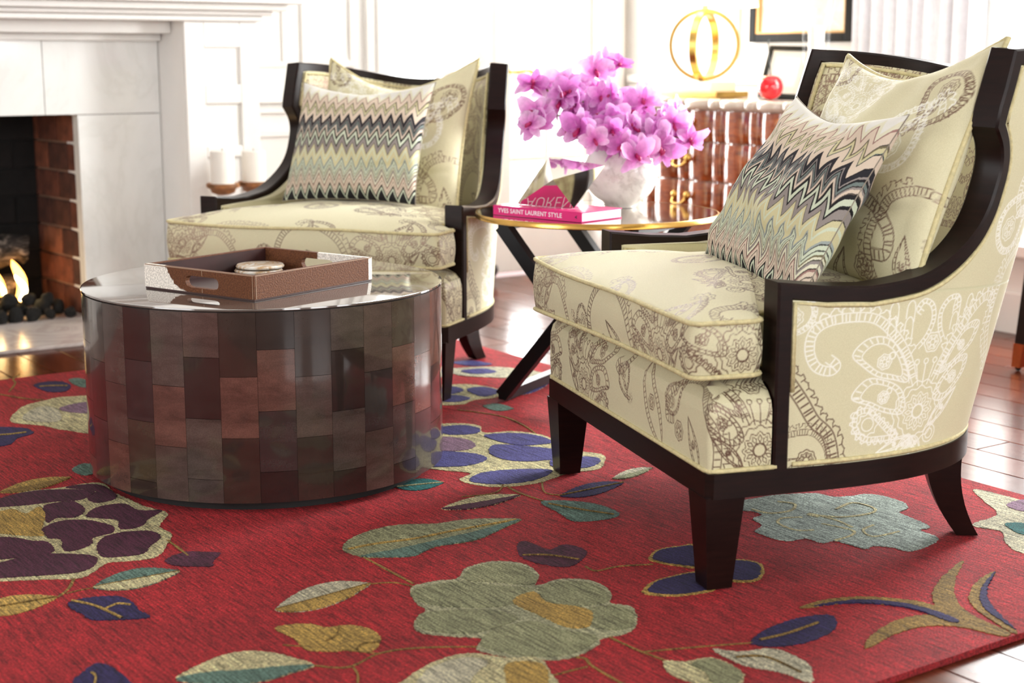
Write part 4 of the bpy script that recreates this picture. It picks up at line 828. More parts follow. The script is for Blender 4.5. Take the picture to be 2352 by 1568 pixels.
LAYZ = {1: RZ + 0.0012, 2: RZ + 0.0024, 3: RZ + 0.0033}
rd = random.Random(11)
def motif_mesh(name, pts, z, jit=0.0017):
    P = cr(pts, 16, True); n = len(P)
    P = P + np.array([[rd.uniform(-jit, jit), rd.uniform(-jit, jit)] for _ in range(n)])
    ar = 0.5 * np.sum(P[:, 0] * np.roll(P[:, 1], -1) - np.roll(P[:, 0], -1) * P[:, 1])
    if ar < 0: P = P[::-1]
    ins = P - 0
    v = [(p[0], p[1], z) for p in P] + [(p[0], p[1], RZ - 0.001) for p in P]
    tri = tessellate_polygon([[Vector((p[0], p[1], 0)) for p in P]]); f = []
    for a_, b_, c_ in tri:
        sg = (P[b_][0] - P[a_][0]) * (P[c_][1] - P[a_][1]) - (P[b_][1] - P[a_][1]) * (P[c_][0] - P[a_][0])
        f.append((a_, b_, c_) if sg > 0 else (a_, c_, b_))
    f += [(i, i + n, (i + 1) % n + n, (i + 1) % n) for i in range(n)]
    me = bpy.data.meshes.new(name); me.from_pydata(v, [], f); me.update(); return me
def stem_mesh(name, pts, w, z):
    P = cr(pts, 8); n = len(P); T = np.gradient(P, axis=0); T /= np.linalg.norm(T, axis=1)[:, None] + 1e-9; N = np.stack([-T[:, 1], T[:, 0]], 1)
    wj = np.array([w * (1 + rd.uniform(-0.25, 0.25)) for _ in range(n)])[:, None] / 2
    A = P + N * wj; B = P - N * wj; v = []
    for a_, b_ in zip(A, B): v += [(a_[0], a_[1], z), (b_[0], b_[1], z), (a_[0], a_[1], RZ - 0.001), (b_[0], b_[1], RZ - 0.001)]
    f = []
    for i in range(n - 1):
        k0 = 4 * i; f += [(k0, k0 + 1, k0 + 5, k0 + 4), (k0 + 2, k0, k0 + 4, k0 + 6), (k0 + 1, k0 + 3, k0 + 7, k0 + 5)]
    return mesh(name, v, f)
last = None
zi = 0
PARTN = {'flower': 'flower_motif', 'petal': 'petal_motif', 'leaf': 'leaf_motif', 'leaf_half': 'leaf_half', 'leaf_vein': 'leaf_vein', 'stem': 'vine'}
made = []
for it in RUG:
    kind, colr_, lay, pts = it[:4]
    zi += 1; zo = (zi % 23) * 0.00002
    if kind in ('stem', 'leaf_vein'): me = stem_mesh(PARTN[kind], pts, it[4], LAYZ[lay] + zo)
    else: me = motif_mesh(PARTN[kind], pts, LAYZ[lay] + zo)
    par = last if kind in ('petal', 'leaf_half', 'leaf_vein') and last is not None else rug
    o = obj(PARTN[kind], me, 'wool_' + colr_.lower(), par)
    if kind in ('flower', 'leaf'): last = o
    made.append((kind, o, par))
# the pattern goes on over the part of the rug beside the frame
def repeat(idx0, idx1, dx, dy):
    mp = {}
    for kind, o, par in made[idx0:idx1]:
        c = o.copy(); COL.objects.link(c); c.parent = mp.get(par, rug)
        if c.parent is rug: c.location = (dx, dy, 0)
        mp[o] = c
NB = [i for i, mm in enumerate(made) if mm[0] == 'flower']
repeat(NB[0], NB[0] + 10, -1.35, -0.55); repeat(NB[1], NB[1] + 8, -2.15, 1.15)

# ------------------------------------------------------------------ paisley weave: strokes evaluated on the vertices of each fabric part
def ladder(pts, w, step, lw, per=8):
    C = cr(pts, per); T = np.gradient(C, axis=0); T /= np.linalg.norm(T, axis=1)[:, None] + 1e-9; N = np.stack([-T[:, 1], T[:, 0]], 1)
    out = [(C + N * w / 2, lw), (C - N * w / 2, lw)]
    d = np.concatenate([[0], np.cumsum(np.linalg.norm(np.diff(C, axis=0), axis=1))]); s = step
    while s < d[-1]:
        i = min(np.searchsorted(d, s), len(C) - 1); out.append((np.array([C[i] + N[i] * w * 0.34, C[i] - N[i] * w * 0.34]), lw * 1.25)); s += step
    return out
def scallop(pts, amp, step, lw, side=1, per=8):
    C = cr(pts, per); T = np.gradient(C, axis=0); T /= np.linalg.norm(T, axis=1)[:, None] + 1e-9; N = np.stack([-T[:, 1], T[:, 0]], 1) * side
    d = np.concatenate([[0], np.cumsum(np.linalg.norm(np.diff(C, axis=0), axis=1))]); out = []; s = 0
    while s + step < d[-1]:
        pp = []
        for t in np.linspace(0, 1, 7):
            q = s + t * step; i = min(np.searchsorted(d, q), len(C) - 1); pp.append(C[i] + N[i] * amp * math.sin(math.pi * t))
        out.append((np.array(pp), lw)); s += step
    return out
def ring(c, r, lw, n=24, wob=0.0, k=8):
    a = np.linspace(0, 2 * math.pi, n + 1); rr = r * (1 + wob * np.cos(k * a)); return [(np.stack([c[0] + rr * np.cos(a), c[1] + rr * np.sin(a)], 1), lw)]
def rosette(c, r, lw, k=9):
    out = ring(c, r, lw, 60, 0.06, k) + ring(c, r * 0.72, lw * 0.8, 60, 0.1, k) + ring(c, r * 0.3, lw, 24)
    for i in range(k):
        a = 2 * math.pi * i / k; d = np.array([math.cos(a), math.sin(a)]); e = np.array([-d[1], d[0]]); c0 = np.array(c)
        out.append((np.array([c0 + d * r * 0.33, c0 + d * r * 0.5 + e * r * 0.09, c0 + d * r * 0.66, c0 + d * r * 0.5 - e * r * 0.09, c0 + d * r * 0.33]), lw * 0.8))
    return out
def leafm(A, B, w, lw, ticks=True):
    A = np.array(A, float); B = np.array(B, float); d = B - A; n = np.array([-d[1], d[0]]); L = np.linalg.norm(d); n /= L; out = []
    for k in (1.0, 0.62):
        up = [A + d * t + n * w * k * math.sin(math.pi * t ** 0.8) for t in np.linspace(0.02, 1, 12)]; dn = [A + d * t - n * w * k * math.sin(math.pi * t ** 0.8) for t in np.linspace(1, 0.02, 12)]
        out.append((np.array(up + dn + up[:1]), lw))
    if ticks:
        for t in np.linspace(0.15, 0.9, max(4, int(L / 0.012))):
            for sg in (1, -1):
                s = w * math.sin(math.pi * t ** 0.8); out.append((np.array([A + d * t + n * sg * s * 0.68, A + d * t + n * sg * s * 0.94]), lw))
    out += rosette(A + d * 0.48, w * 0.42, lw * 0.7, 6)
    return out
def silver(strokes): return [(p, -abs(lw)) for p, lw in strokes]      # woven in white silk instead of brown
def xf(strokes, c, sc=1.0, rot=0.0, flip=False):
    R = np.array([[math.cos(rot), -math.sin(rot)], [math.sin(rot), math.cos(rot)]]); out = []
    for p, lw in strokes:
        q = np.array(p, float).copy()
        if flip: q[:, 0] *= -1
        out.append((q @ R.T * sc + np.array(c), lw * sc))
    return out
LW = 0.00125
def T_(l): return [((x - 870) / 2767.0, (870 - y) / 3100.0) for x, y in l]
def butterfly():
    o = []
    o += ladder(T_([(330, 520), (370, 560), (340, 590), (270, 560), (235, 470), (250, 370), (320, 315), (450, 300), (560, 325), (670, 430), (760, 570), (805, 690)]), 0.016, 0.0085, LW)
    o += scallop(T_([(250, 370), (320, 290), (450, 270), (580, 300), (700, 420), (770, 530)]), 0.012, 0.018, LW, 1)
    o += ladder(T_([(1335, 430), (1330, 320), (1250, 262), (1150, 320), (1060, 440), (990, 570), (945, 690)]), 0.016, 0.0085, LW)
    o += scallop(T_([(1330, 300), (1240, 235), (1130, 300), (1040, 420), (975, 540)]), 0.012, 0.018, LW, -1)
    def lobe(l):
        P = cr(T_(l), 8, True); c = P.mean(0); r = [(np.vstack([P, P[:1]]), LW * 1.15)]
        Pi = c + (P - c) * 0.72; r.append((np.vstack([Pi, Pi[:1]]), LW))
        for i in range(0, len(P), 3): r.append((np.array([c + (P[i] - c) * 0.78, c + (P[i] - c) * 0.94]), LW * 1.2))
        s = np.min(np.linalg.norm(P - c, axis=1)); r += rosette(c, s * 0.5, LW * 0.9, 7)
        for a in (0.3, 0.5): r += ring(c + (P[len(P) // 3] - c) * 0.5, s * 0.16 * (1 + a), LW * 0.8, 12)
        return r
    for l in ([(450, 510), (515, 430), (610, 425), (700, 500), (765, 620), (770, 690), (690, 670), (590, 640), (510, 580)],
              [(465, 750), (535, 655), (640, 670), (730, 720), (775, 800), (765, 870), (660, 850), (560, 800)],
              [(1235, 420), (1180, 395), (1100, 430), (1030, 530), (975, 650), (1010, 660), (1110, 590), (1200, 520)],
              [(1185, 600), (1130, 590), (1050, 640), (980, 730), (965, 810), (1040, 825), (1130, 750), (1180, 680)]): o += lobe(l)
    o += rosette((0.0, 0.0), 0.045, LW, 12) + ring((0, 0), 0.056, LW, 60, 0.05, 14) + ring((0, 0), 0.012, LW)
    for l in ([(760, 1000), (650, 1000), (560, 990), (505, 930), (500, 850), (560, 830), (620, 880), (700, 960), (760, 1000)],): o += ladder(T_(l), 0.009, 0.008, LW) + scallop(T_(l), 0.01, 0.013, LW, 1)
    o += ring(T_([(570, 910)])[0], 0.012, LW) + ring(T_([(570, 910)])[0], 0.02, LW, 24, 0.15, 8)
    o += leafm(T_([(960, 965)])[0], T_([(1140, 770)])[0], 0.012, LW) + ring(T_([(985, 1015)])[0], 0.016, LW, 24, 0.0) + ring(T_([(985, 1015)])[0], 0.009, LW)
    for l in ([(800, 500), (845, 440), (870, 350), (850, 270), (800, 240), (770, 280), (795, 305)], [(960, 480), (920, 400), (910, 310), (945, 245), (1000, 235), (1020, 280), (990, 300)]): o += ladder(T_(l), 0.008, 0.009, LW)
    o += rosette(T_([(890, 480)])[0], 0.018, LW, 6)
    for sx, x0 in ((1, 640), (1, 730), (-1, 1100), (-1, 1010)):
        for dy in (0, 90): o += [(cr(T_([(x0 - 22, 330 + dy), (x0 - 20, 260 + dy), (x0, 232 + dy), (x0 + 20, 260 + dy), (x0 + 24, 350 + dy)]), 6), LW)]
    for dx in (-60, -30, 0, 30, 60): o.append((np.array(T_([(870 + dx, 720), (870 + dx * 1.6, 640), (870 + dx * 1.9, 600)])), LW)); o += ring(T_([(870 + dx * 1.9, 585)])[0], 0.005, LW, 10)
    for x1, y1 in ((640, 1080), (760, 1100), (860, 1120), (940, 1110)): o += leafm(T_([(850, 1010)])[0], T_([(x1, y1)])[0], 0.010, LW, False)
    return o
def boteh():
    base = [(0.30, 0.86), (0.16, 0.98), (0.02, 0.88), (0.06, 0.70), (0.25, 0.55), (0.40, 0.32), (0.40, 0.08), (0.22, -0.12), (-0.05, -0.16), (-0.30, -0.02), (-0.40, 0.24), (-0.32, 0.52), (-0.14, 0.78), (0.02, 0.9)]
    P = [(x * 0.13, y * 0.13) for x, y in base]
    o = ladder(P, 0.013, 0.008, LW) + scallop([(x * 1.14, y * 1.12) for x, y in P], 0.010, 0.014, LW, -1)
    o += rosette((0.0, 0.018), 0.024, LW, 8) + leafm((-0.005, 0.045), (0.0, 0.09), 0.010, LW, False)
    return o
def arch():
    o = ladder([(-0.12, -0.10), (-0.09, 0.0), (-0.03, 0.05), (0.03, 0.07), (0.09, 0.04), (0.12, -0.02), (0.11, -0.06), (0.08, -0.05)], 0.017, 0.009, LW)
    o += scallop([(-0.13, -0.09), (-0.10, 0.01), (-0.03, 0.065), (0.035, 0.085), (0.10, 0.05)], 0.014, 0.017, LW, 1)
    o += leafm((-0.06, -0.09), (0.02, -0.01), 0.02, LW) + rosette((0.05, -0.06), 0.02, LW, 7)
    return o
BFLY, BOT, ARC = butterfly(), boteh(), arch()
def scatter(u0, u1, v0, v1, seed, pitch=0.30, skip=0.0):
    r = random.Random(seed); o = []; j = 0; y = v0
    while y < v1 + 0.15:
        x = u0 + (0.15 if j % 2 else 0)
        while x < u1 + 0.15:
            kk = (int(round((x - u0) / pitch)) + j) % 3
            if r.random() >= skip: o += xf((BFLY, ARC, BOT)[kk], (x, y), r.uniform(0.85, 1.05), r.uniform(-0.15, 0.15) if kk == 0 else r.uniform(-0.7, 0.7), r.random() < 0.5)
            x += pitch * 0.82
        y += 0.235; j += 1
    return o
def ink_eval(U, V, strokes):
    U = np.asarray(U).ravel(); V = np.asarray(V).ravel(); out = np.zeros(len(U)); sil = np.zeros(len(U))
    order = np.argsort(U); Us = U[order]
    for p, lw in strokes:
        tgt = out if lw > 0 else sil; lw = abs(lw); p = np.asarray(p); mg = lw * 1.3
        x0, y0 = p.min(0) - mg; x1, y1 = p.max(0) + mg
        a, b_ = np.searchsorted(Us, (x0, x1))
        if a >= b_: continue
        idx = order[a:b_]; idx = idx[(V[idx] > y0) & (V[idx] < y1)]
        if len(idx) == 0: continue
        q = np.stack([U[idx], V[idx]], 1); best = np.full(len(idx), 9.0)
        for s0, s1 in zip(p[:-1], p[1:]):
            d = s1 - s0; L2 = float(d @ d) + 1e-12; t = np.clip(((q - s0) @ d) / L2, 0, 1)
            best = np.minimum(best, np.hypot(q[:, 0] - s0[0] - t * d[0], q[:, 1] - s0[1] - t * d[1]))
        val = np.clip((lw * 1.25 - best) / (lw * 0.8), 0, 1); tgt[idx] = np.maximum(tgt[idx], val)
    return {'ink': out, 'silk': sil}

# ------------------------------------------------------------------ armchair, local frame: x across, y to the back, z up
VB, PE, UW = 0.66, 2.5, 0.43
def plan(th):                    # rounded plan of the shell, th 0 front .. pi/2 middle of the back
    return UW * np.cos(th) ** (2 / PE), 0.15 + (VB - 0.15) * np.sin(th) ** (2 / PE)
def rake(v0, z): return 0.30 * (z - 0.2) * np.clip((v0 - 0.12) / (VB - 0.12), 0, 1)
def v0_of(v, z):
    R = 0.30 * (z - 0.2); return (v + R * 0.12 / (VB - 0.12)) / (1 + R / (VB - 0.12)) if v > 0.12 else v
def outline_samples(v0s, n, frac=None):
    """points (u, v0) along the plan from v0s to the middle of the back, plus arc length"""
    t = np.linspace(0, 1, 1200)
    th0 = 0.0 if v0s <= 0.15 else math.asin(min(1, ((v0s - 0.15) / (VB - 0.15)) ** (PE / 2)))
    th = th0 + (math.pi / 2 - th0) * t
    u, v = plan(th)
    if v0s < 0.15:
        k = np.linspace(v0s, 0.15, 40)[:-1]; u = np.concatenate([np.full(39, UW), u]); v = np.concatenate([k, v])
    s = np.concatenate([[0], np.cumsum(np.hypot(np.diff(u), np.diff(v)))])
    q = np.linspace(0, s[-1], n) if frac is None else frac * s[-1]
    return np.interp(q, s, u), np.interp(q, s, v), q
_u, _v, _s = outline_samples(0.108, 2000); S_TOT = _s[-1]
def arc_of(v0): return np.interp(v0, _v, _s)
EDGE = [(0.28, 0.515), (0.366, 0.524), (0.415, 0.537), (0.462, 0.560), (0.50, 0.587), (0.528, 0.615), (0.550, 0.650), (0.564, 0.688), (0.572, 0.720), (0.573, 0.748), (0.566, 0.775), (0.550, 0.803), (0.557, 0.835), (0.567, 0.868), (0.583, 0.925)]
EDGE = [tuple(p) for p in cr(EDGE[:12], 4)] + EDGE[12:]
ZTIP, ZCEN = 0.925, 0.872
def normals2d(u, v):
    tu = np.gradient(u); tv = np.gradient(v); L = np.hypot(tu, tv) + 1e-9; return tv / L, -tu / L      # outward (to +u at the side, +v at the back)
def shell(side, inner, step, name):
    """grid of one half of the shell; side +1/-1"""
    nb1 = max(4, int(0.33 / step)); nb2 = max(4, int(0.42 / step)); na = max(8, int(0.86 / step))
    zs = np.concatenate([np.linspace(0.213, 0.515, nb1), np.linspace(0.516, ZTIP, nb2)])
    ez = np.array([e[1] for e in EDGE]); ev = np.array([e[0] for e in EDGE])
    P = np.zeros((len(zs), na, 3)); UVs = np.zeros((len(zs), na, 2))
    for i, z in enumerate(zs):
        ve = 0.112 if z <= 0.5155 else float(np.interp(z, ez, ev)) + 0.004
        v0 = v0_of(ve, z); u, v, q = outline_samples(v0, na)
        a = np.linspace(0, 1, na); k = (z - 0.213) / (ZTIP - 0.213); drop = (ZTIP - ZCEN) * (a * a * (3 - 2 * a)) * k
        zz = z - drop; vv = v + rake(v, zz)
        nu, nv = normals2d(u, v)
        off = 0.0
        if inner:
            edge = np.minimum(1, a * na * step / 0.05); off = -(0.050 + 0.018 * edge * np.minimum(1, (ZTIP - z) / 0.05 + 0.0))
        P[i, :, 0] = side * (u + nu * off); P[i, :, 1] = vv + nv * off; P[i, :, 2] = zz
        P[i, -1, 0] = 0.0 if not inner else 0.0
        UVs[i, :, 0] = arc_of(v); UVs[i, :, 1] = zz
    return P, UVs
SIDE_STROKES = silver(xf(BFLY, (0.275, 0.292))) + xf(ladder([(0.0, 0.385), (0.035, 0.335), (0.06, 0.295), (0.09, 0.265), (0.105, 0.215)], 0.022, 0.010, LW * 1.2), (0, 0)) \
    + scallop([(0.012, 0.40), (0.048, 0.345), (0.072, 0.305), (0.105, 0.27), (0.122, 0.21)], 0.010, 0.018, LW, 1) + xf(ARC, (0.03, 0.24), 0.6, -0.4) + rosette((0.05, 0.225), 0.018, LW, 8) \
    + silver(xf(BOT, (0.42, 0.60), 0.9, -0.9) + xf(ARC, (0.50, 0.48), 0.9, 0.9) + xf(BFLY, (0.66, 0.55), 0.95) + xf(BOT, (0.02, 0.47), 0.7, 0.4)) + xf(BOT, (0.58, 0.33), 0.9, 0.4) + xf(BFLY, (0.78, 0.29), 0.9)
BACK_STROKES = xf(BFLY, (0.30, 0.70), 0.9) + xf(ARC, (0.36, 0.80), 0.95, 0.5) + xf(BOT, (0.45, 0.66), 1.0, -0.4) + xf(BOT, (0.50, 0.82), 0.9, 0.5) + xf(ARC, (0.48, 0.55), 1.0, -0.5) + xf(BFLY, (0.66, 0.70), 1.0) + xf(ARC, (0.78, 0.85), 0.9) + xf(BOT, (0.80, 0.6), 0.9, 0.2)

class ChairMeshes: pass
CM = ChairMeshes()
def build_chair_meshes():
    # outer shell: right half fine, left half coarser
    Vs, Qs, Ik = [], [], []; off = 0
    for side, step in ((1, 0.00165), (-1, 0.005)):
        P, UVs = shell(side, False, step, 'o'); n, m_ = P.shape[:2]
        Vs.append(P.reshape(-1, 3)); Qs.append(gridq(n, m_, flip=(side < 0)) + off); off += n * m_
        Ik.append(ink_eval(UVs[..., 0], UVs[..., 1], SIDE_STROKES))
    CM.outer = npmesh('outer_panel', np.vstack(Vs), np.vstack(Qs), {kk: np.concatenate([i_[kk] for i_ in Ik]) for kk in ('ink', 'silk')})
    Vs, Qs, Ik = [], [], []; off = 0
    for side in (1, -1):
        P, UVs = shell(side, True, 0.0029, 'i'); n, m_ = P.shape[:2]
        Vs.append(P.reshape(-1, 3)); Qs.append(gridq(n, m_, flip=(side > 0)) + off); off += n * m_
        Ik.append(ink_eval(UVs[..., 0], UVs[..., 1], BACK_STROKES))
    CM.inner = npmesh('inner_panel', np.vstack(Vs), np.vstack(Qs), {kk: np.concatenate([i_[kk] for i_ in Ik]) for kk in ('ink', 'silk')})
    # wooden frame path on the right half
    path = [(0.108, 0.17), (0.108, 0.35), (0.108, 0.528), (0.19, 0.519)] + EDGE
    pts, nrm = [], []
    def sp(v, z):
        v0 = v0_of(v, z)
        if v0 <= 0.15: u = UW; n_ = (1.0, 0.0)
        else:
            th = math.asin(min(1, ((v0 - 0.15) / (VB - 0.15)) ** (PE / 2))); (u1, w1) = plan(th); (u0, w0) = plan(th - 1e-3); u = u1
            tu, tv = u1 - u0, w1 - w0; L = math.hypot(tu, tv); n_ = (tv / L, -tu / L)
        return u, n_
    for v, z in path:
        u, n_ = sp(v, z); pts.append(Vector((u - n_[0] * 0.026, v - n_[1] * 0.026, z))); nrm.append(Vector((n_[0], n_[1], 0)))
    v0t = v0_of(EDGE[-1][0], ZTIP); u, v, q = outline_samples(v0t, 28); nu, nv = normals2d(u, v)
    for k in range(1, 28):
        a = k / 27; z = ZTIP - (ZTIP - ZCEN) * (a * a * (3 - 2 * a)); vv = v[k] + rake(v[k], z)
        if k == 27: nu[k], nv[k] = 0, 1
        pts.append(Vector((u[k] - nu[k] * 0.026, vv - nv[k] * 0.026, z))); nrm.append(Vector((nu[k], nv[k], 0)))
    pts[-1].x = 0
    full = pts + [Vector((-p.x, p.y, p.z)) for p in reversed(pts[:-1])]; fn = nrm + [Vector((-p.x, p.y, p.z)) for p in reversed(nrm[:-1])]
    def sweep(P, N, hn, hb, shift_n=0.0, shift_b=0.0):
        n = len(P); out = []
        for i in range(n):
            t0 = (P[i] - P[i - 1]).normalized() if i > 0 else (P[1] - P[0]).normalized()
            t1 = (P[i + 1] - P[i]).normalized() if i < n - 1 else t0
            bis = (t0 + t1).normalized(); c = max(0.5, bis.dot(t0))
            nn = (N[i] - bis * N[i].dot(bis)).normalized(); bb = bis.cross(nn).normalized() / c
            out.append((nn, bb))
        return out
    fr = sweep(full, fn, 0, 0)
    b = MB(); vv = []
    hn, hb, ch = 0.029, 0.015, 0.004
    prof = [(-hn + ch, -hb), (hn - ch, -hb), (hn, -hb + ch), (hn, hb - ch), (hn - ch, hb), (-hn + ch, hb), (-hn, hb - ch), (-hn, -hb + ch)]
    for p, (nn, bb) in zip(full, fr):
        for (x_, y_) in prof: vv.append(p + nn * x_ + bb * y_)
    ff = []
    for i in range(len(full) - 1):
        for k in range(8): ff.append((i * 8 + k, i * 8 + (k + 1) % 8, (i + 1) * 8 + (k + 1) % 8, (i + 1) * 8 + k))
    ff += [tuple(reversed(range(8))), tuple((len(full) - 1) * 8 + k for k in range(8))]
    CM.frame = mesh('frame', vv, ff, True); CM.frame.set_sharp_from_angle(angle=34 * D2R)
    # piping cord along the frame, outside and inside
    b = MB()
    inb = -1.0 if (fr[10][1].z) > 0 else 1.0
    for sgn in (0.026, -0.034):
        b.tube([p + nn * sgn + bb * (0.0185 * PIPE_SIGN) for p, (nn, bb) in zip(full[1:-1], fr[1:-1])], 0.0045, 6)
    # piping along the lower edge of the outer panel
    u, v, q = outline_samples(0.13, 60)
    lo = [Vector((u[k] + 0.001, v[k] + 0.001, 0.2195)) for k in range(60)]; b.tube(lo + [Vector((-p.x, p.y, p.z)) for p in reversed(lo[:-1])], 0.0045, 6)
    CM.pipe = mesh('piping', b.v, b.f, True)
    # base rail
    u, v, q = outline_samples(0.0, 60); r_ = 0.012
    half = [(0.0, -0.032), (UW + 0.004 - r_, -0.032), (UW + 0.004, -0.032 + r_)] + [(a + 0.004, b_ + (0.004 if i > 20 else 0)) for i, (a, b_) in enumerate(zip(u, v))][1:]
    outl = half[1:-1] + [(0.0, VB + 0.004)] + [(-a, b_) for a, b_ in reversed(half[1:-1])]
    b = MB(); b.prism(outl, 0.168, 0.213); CM.rail = mesh('base_rail', b.v, b.f, True); CM.rail.set_sharp_from_angle(angle=40 * D2R)
    # legs
    b = MB(); v = []
    for z, cx, cy, h in ((0.0, 0.396, 0.002, 0.024), (0.17, 0.394, 0.004, 0.0375)):
        v += [(cx - h, cy - h, z), (cx + h, cy - h, z), (cx + h, cy + h, z), (cx - h, cy + h, z)]
    b.add(v, [(3, 2, 1, 0), (4, 5, 6, 7)] + [(i, (i + 1) % 4, 4 + (i + 1) % 4, 4 + i) for i in range(4)]); CM.leg_fr = mesh('leg', b.v, b.f)
    CM.leg_fl = mesh('leg', [(-x_, y_, z_) for x_, y_, z_ in b.v], [tuple(reversed(f)) for f in b.f])
    b = MB(); v = []; n = 8; dirv = Vector((0.38, 0.92, 0)); per = Vector((0.92, -0.38, 0))
    for i in range(n + 1):
        t = i / n; z = 0.17 * (1 - t); c = Vector((0.245, 0.555, 0)) + dirv * (0.055 * t ** 2.2); h1 = 0.036 * (1 - t) + 0.021 * t; h2 = 0.028 * (1 - t) + 0.020 * t
        for sx, sy in ((-1, -1), (1, -1), (1, 1), (-1, 1)): p = c + dirv * (sx * h1) + per * (sy * h2); v.append((p.x, p.y, z))
    f = [(i * 4 + k, i * 4 + (k + 1) % 4, (i + 1) * 4 + (k + 1) % 4, (i + 1) * 4 + k) for i in range(n) for k in range(4)] + [(0, 3, 2, 1), (n * 4, n * 4 + 1, n * 4 + 2, n * 4 + 3)]
    CM.leg_rr = mesh('leg', v, f); CM.leg_rl = mesh('leg', [(-x_, y_, z_) for x_, y_, z_ in v], [tuple(reversed(q_)) for q_ in f])
    # upholstered seat base in front of and between the posts
    cp = [(0.428, 0.09), (0.428, -0.020)] + [(0.420 + 0.008 * math.cos(a), -0.020 + 0.008 * math.sin(a)) for a in np.linspace(0, -math.pi / 2, 6)][1:]
    cp = cp + [(-x_, y_) for x_, y_ in reversed(cp)]; C = np.array(cp)
    s = np.concatenate([[0], np.cumsum(np.hypot(*np.diff(C, axis=0).T))]); q = np.linspace(0, s[-1], 700); CU = np.interp(q, s, C[:, 0]); CV = np.interp(q, s, C[:, 1]); nu, nv = normals2d(CU, CV); nu, nv = -nu, -nv
    prof = [(0.0, 0.213), (0.001, 0.23), (0.002, 0.26), (0.002, 0.29), (0.001, 0.318), (-0.004, 0.336), (-0.018, 0.351), (-0.04, 0.362), (-0.08, 0.37), (-0.28, 0.372)]
    PR = np.array(prof); ps = np.concatenate([[0], np.cumsum(np.hypot(*np.diff(PR, axis=0).T))]); pq = np.concatenate([np.linspace(0, ps[-3], 80), np.linspace(ps[-3], ps[-1], 8)[1:]]); PO = np.interp(pq, ps, PR[:, 0]); PZ = np.interp(pq, ps, PR[:, 1])
    lim = np.where(np.abs(CU) > 0.40, 0.03, 1.0)
    P = np.zeros((len(pq), 700, 3))
    for i in range(len(pq)):
        o_ = PO[i]
        if o_ < -0.05:
            kx = 1 - min(1.0, (-o_ - 0.04) / 0.24) * 0.9; P[i, :, 0] = (CU) * (kx * 0.9); P[i, :, 1] = np.maximum(CV + 0.04, 0.02) + 0.0
        else: P[i, :, 0] = CU + nu * o_; P[i, :, 1] = CV + nv * o_
        P[i, :, 2] = PZ[i]
    UU = np.broadcast_to(q[None, :] - s[-1] / 2, P.shape[:2]); VV = np.broadcast_to(pq[:, None] + 0.213, P.shape[:2])
    st = xf(ARC, (-0.36, 0.30), 0.9, 0.3) + xf(BOT, (-0.26, 0.30), 0.55, 0.5) + xf(leafm((-0.10, -0.08), (0, 0.08), 0.035, LW), (-0.12, 0.29)) + xf(BOT, (-0.02, 0.32), 0.5, 2.6) \
        + xf(BFLY, (0.20, 0.245), 1.0, 0.1) + xf(BFLY, (0.48, 0.25), 0.95) + xf(BFLY, (-0.52, 0.25), 0.95)
    CM.base = npmesh('seat_base', P.reshape(-1, 3), gridq(len(pq), 700), ink_eval(UU, VV, st))
    # loose seat cushion
    hw, hi_, v0c, v1c, rr = 0.437, 0.352, -0.058, 0.56, 0.016
    cp = [(0.0, v0c), (hw - rr, v0c)] + [(hw - rr + rr * math.cos(a), v0c + rr + rr * math.sin(a)) for a in np.linspace(-math.pi / 2, 0, 7)] + [(hw, 0.055)] + [(hw - 0.012, 0.072), (hi_ + 0.03, 0.080), (hi_ + 0.004, 0.092), (hi_, 0.12)] + [(hi_, 0.44), (hi_ - 0.03, 0.53), (hi_ - 0.09, v1c), (0.0, v1c)]
    cp = cp + [(-x_, y_) for x_, y_ in reversed(cp[1:-1])]; C = np.array(cp + cp[:1])
    s = np.concatenate([[0], np.cumsum(np.hypot(*np.diff(C, axis=0).T))]); NS = 1100; q = np.linspace(0, s[-1], NS, endpoint=False); CU = np.interp(q, s, C[:, 0]) - 0.018; CV = np.interp(q, s, C[:, 1])
    zt, zb, crown = 0.478, 0.374, 0.046
    nr = 150; R = np.linspace(1, 0.004, nr); cx, cy = -0.018, 0.24
    def edge_z(U_, V_): return zt + 0.006 * np.sin(9 * U_ + 1) * 0.6 - 0.004 * np.cos(5 * U_)
    P = np.zeros((nr, NS, 3))
    for i, r in enumerate(R):
        P[i, :, 0] = cx + (CU - cx) * r; P[i, :, 1] = cy + (CV - cy) * r
        P[i, :, 2] = edge_z(CU, CV) * r + (zt) * (1 - r) + crown * (1 - r ** 2.6) ** 0.85
    st = scatter(-0.45, 0.45, -0.10, 0.55, 3, 0.32, 0.0)
    ik = ink_eval(P[..., 0], P[..., 1], st)
    CM.cushion = npmesh('seat_cushion', P.reshape(-1, 3), gridq(nr, NS, True), ik)
    nb = 46; t = np.linspace(0, 1, nb); NSB = 1500; q = np.linspace(0, s[-1], NSB, endpoint=False); CU = np.interp(q, s, C[:, 0]) - 0.018; CV = np.interp(q, s, C[:, 1])
    g1 = np.roll(CU, -2) - np.roll(CU, 2); g2 = np.roll(CV, -2) - np.roll(CV, 2); L = np.hypot(g1, g2); nu, nv = g2 / L, -g1 / L
    P = np.zeros((nb, NSB, 3))
    for i, k in enumerate(t):
        bul = 0.006 * math.sin(math.pi * k) ; P[i, :, 0] = CU + nu * bul; P[i, :, 1] = CV + nv * bul
        sag = 0.010 * np.sin(3.0 * CU + 0.8) * (1 - k); P[i, :, 2] = zb + sag + (edge_z(CU, CV) - zb - sag) * k
    qq = np.where(q > s[-1] / 2, q - s[-1], q)
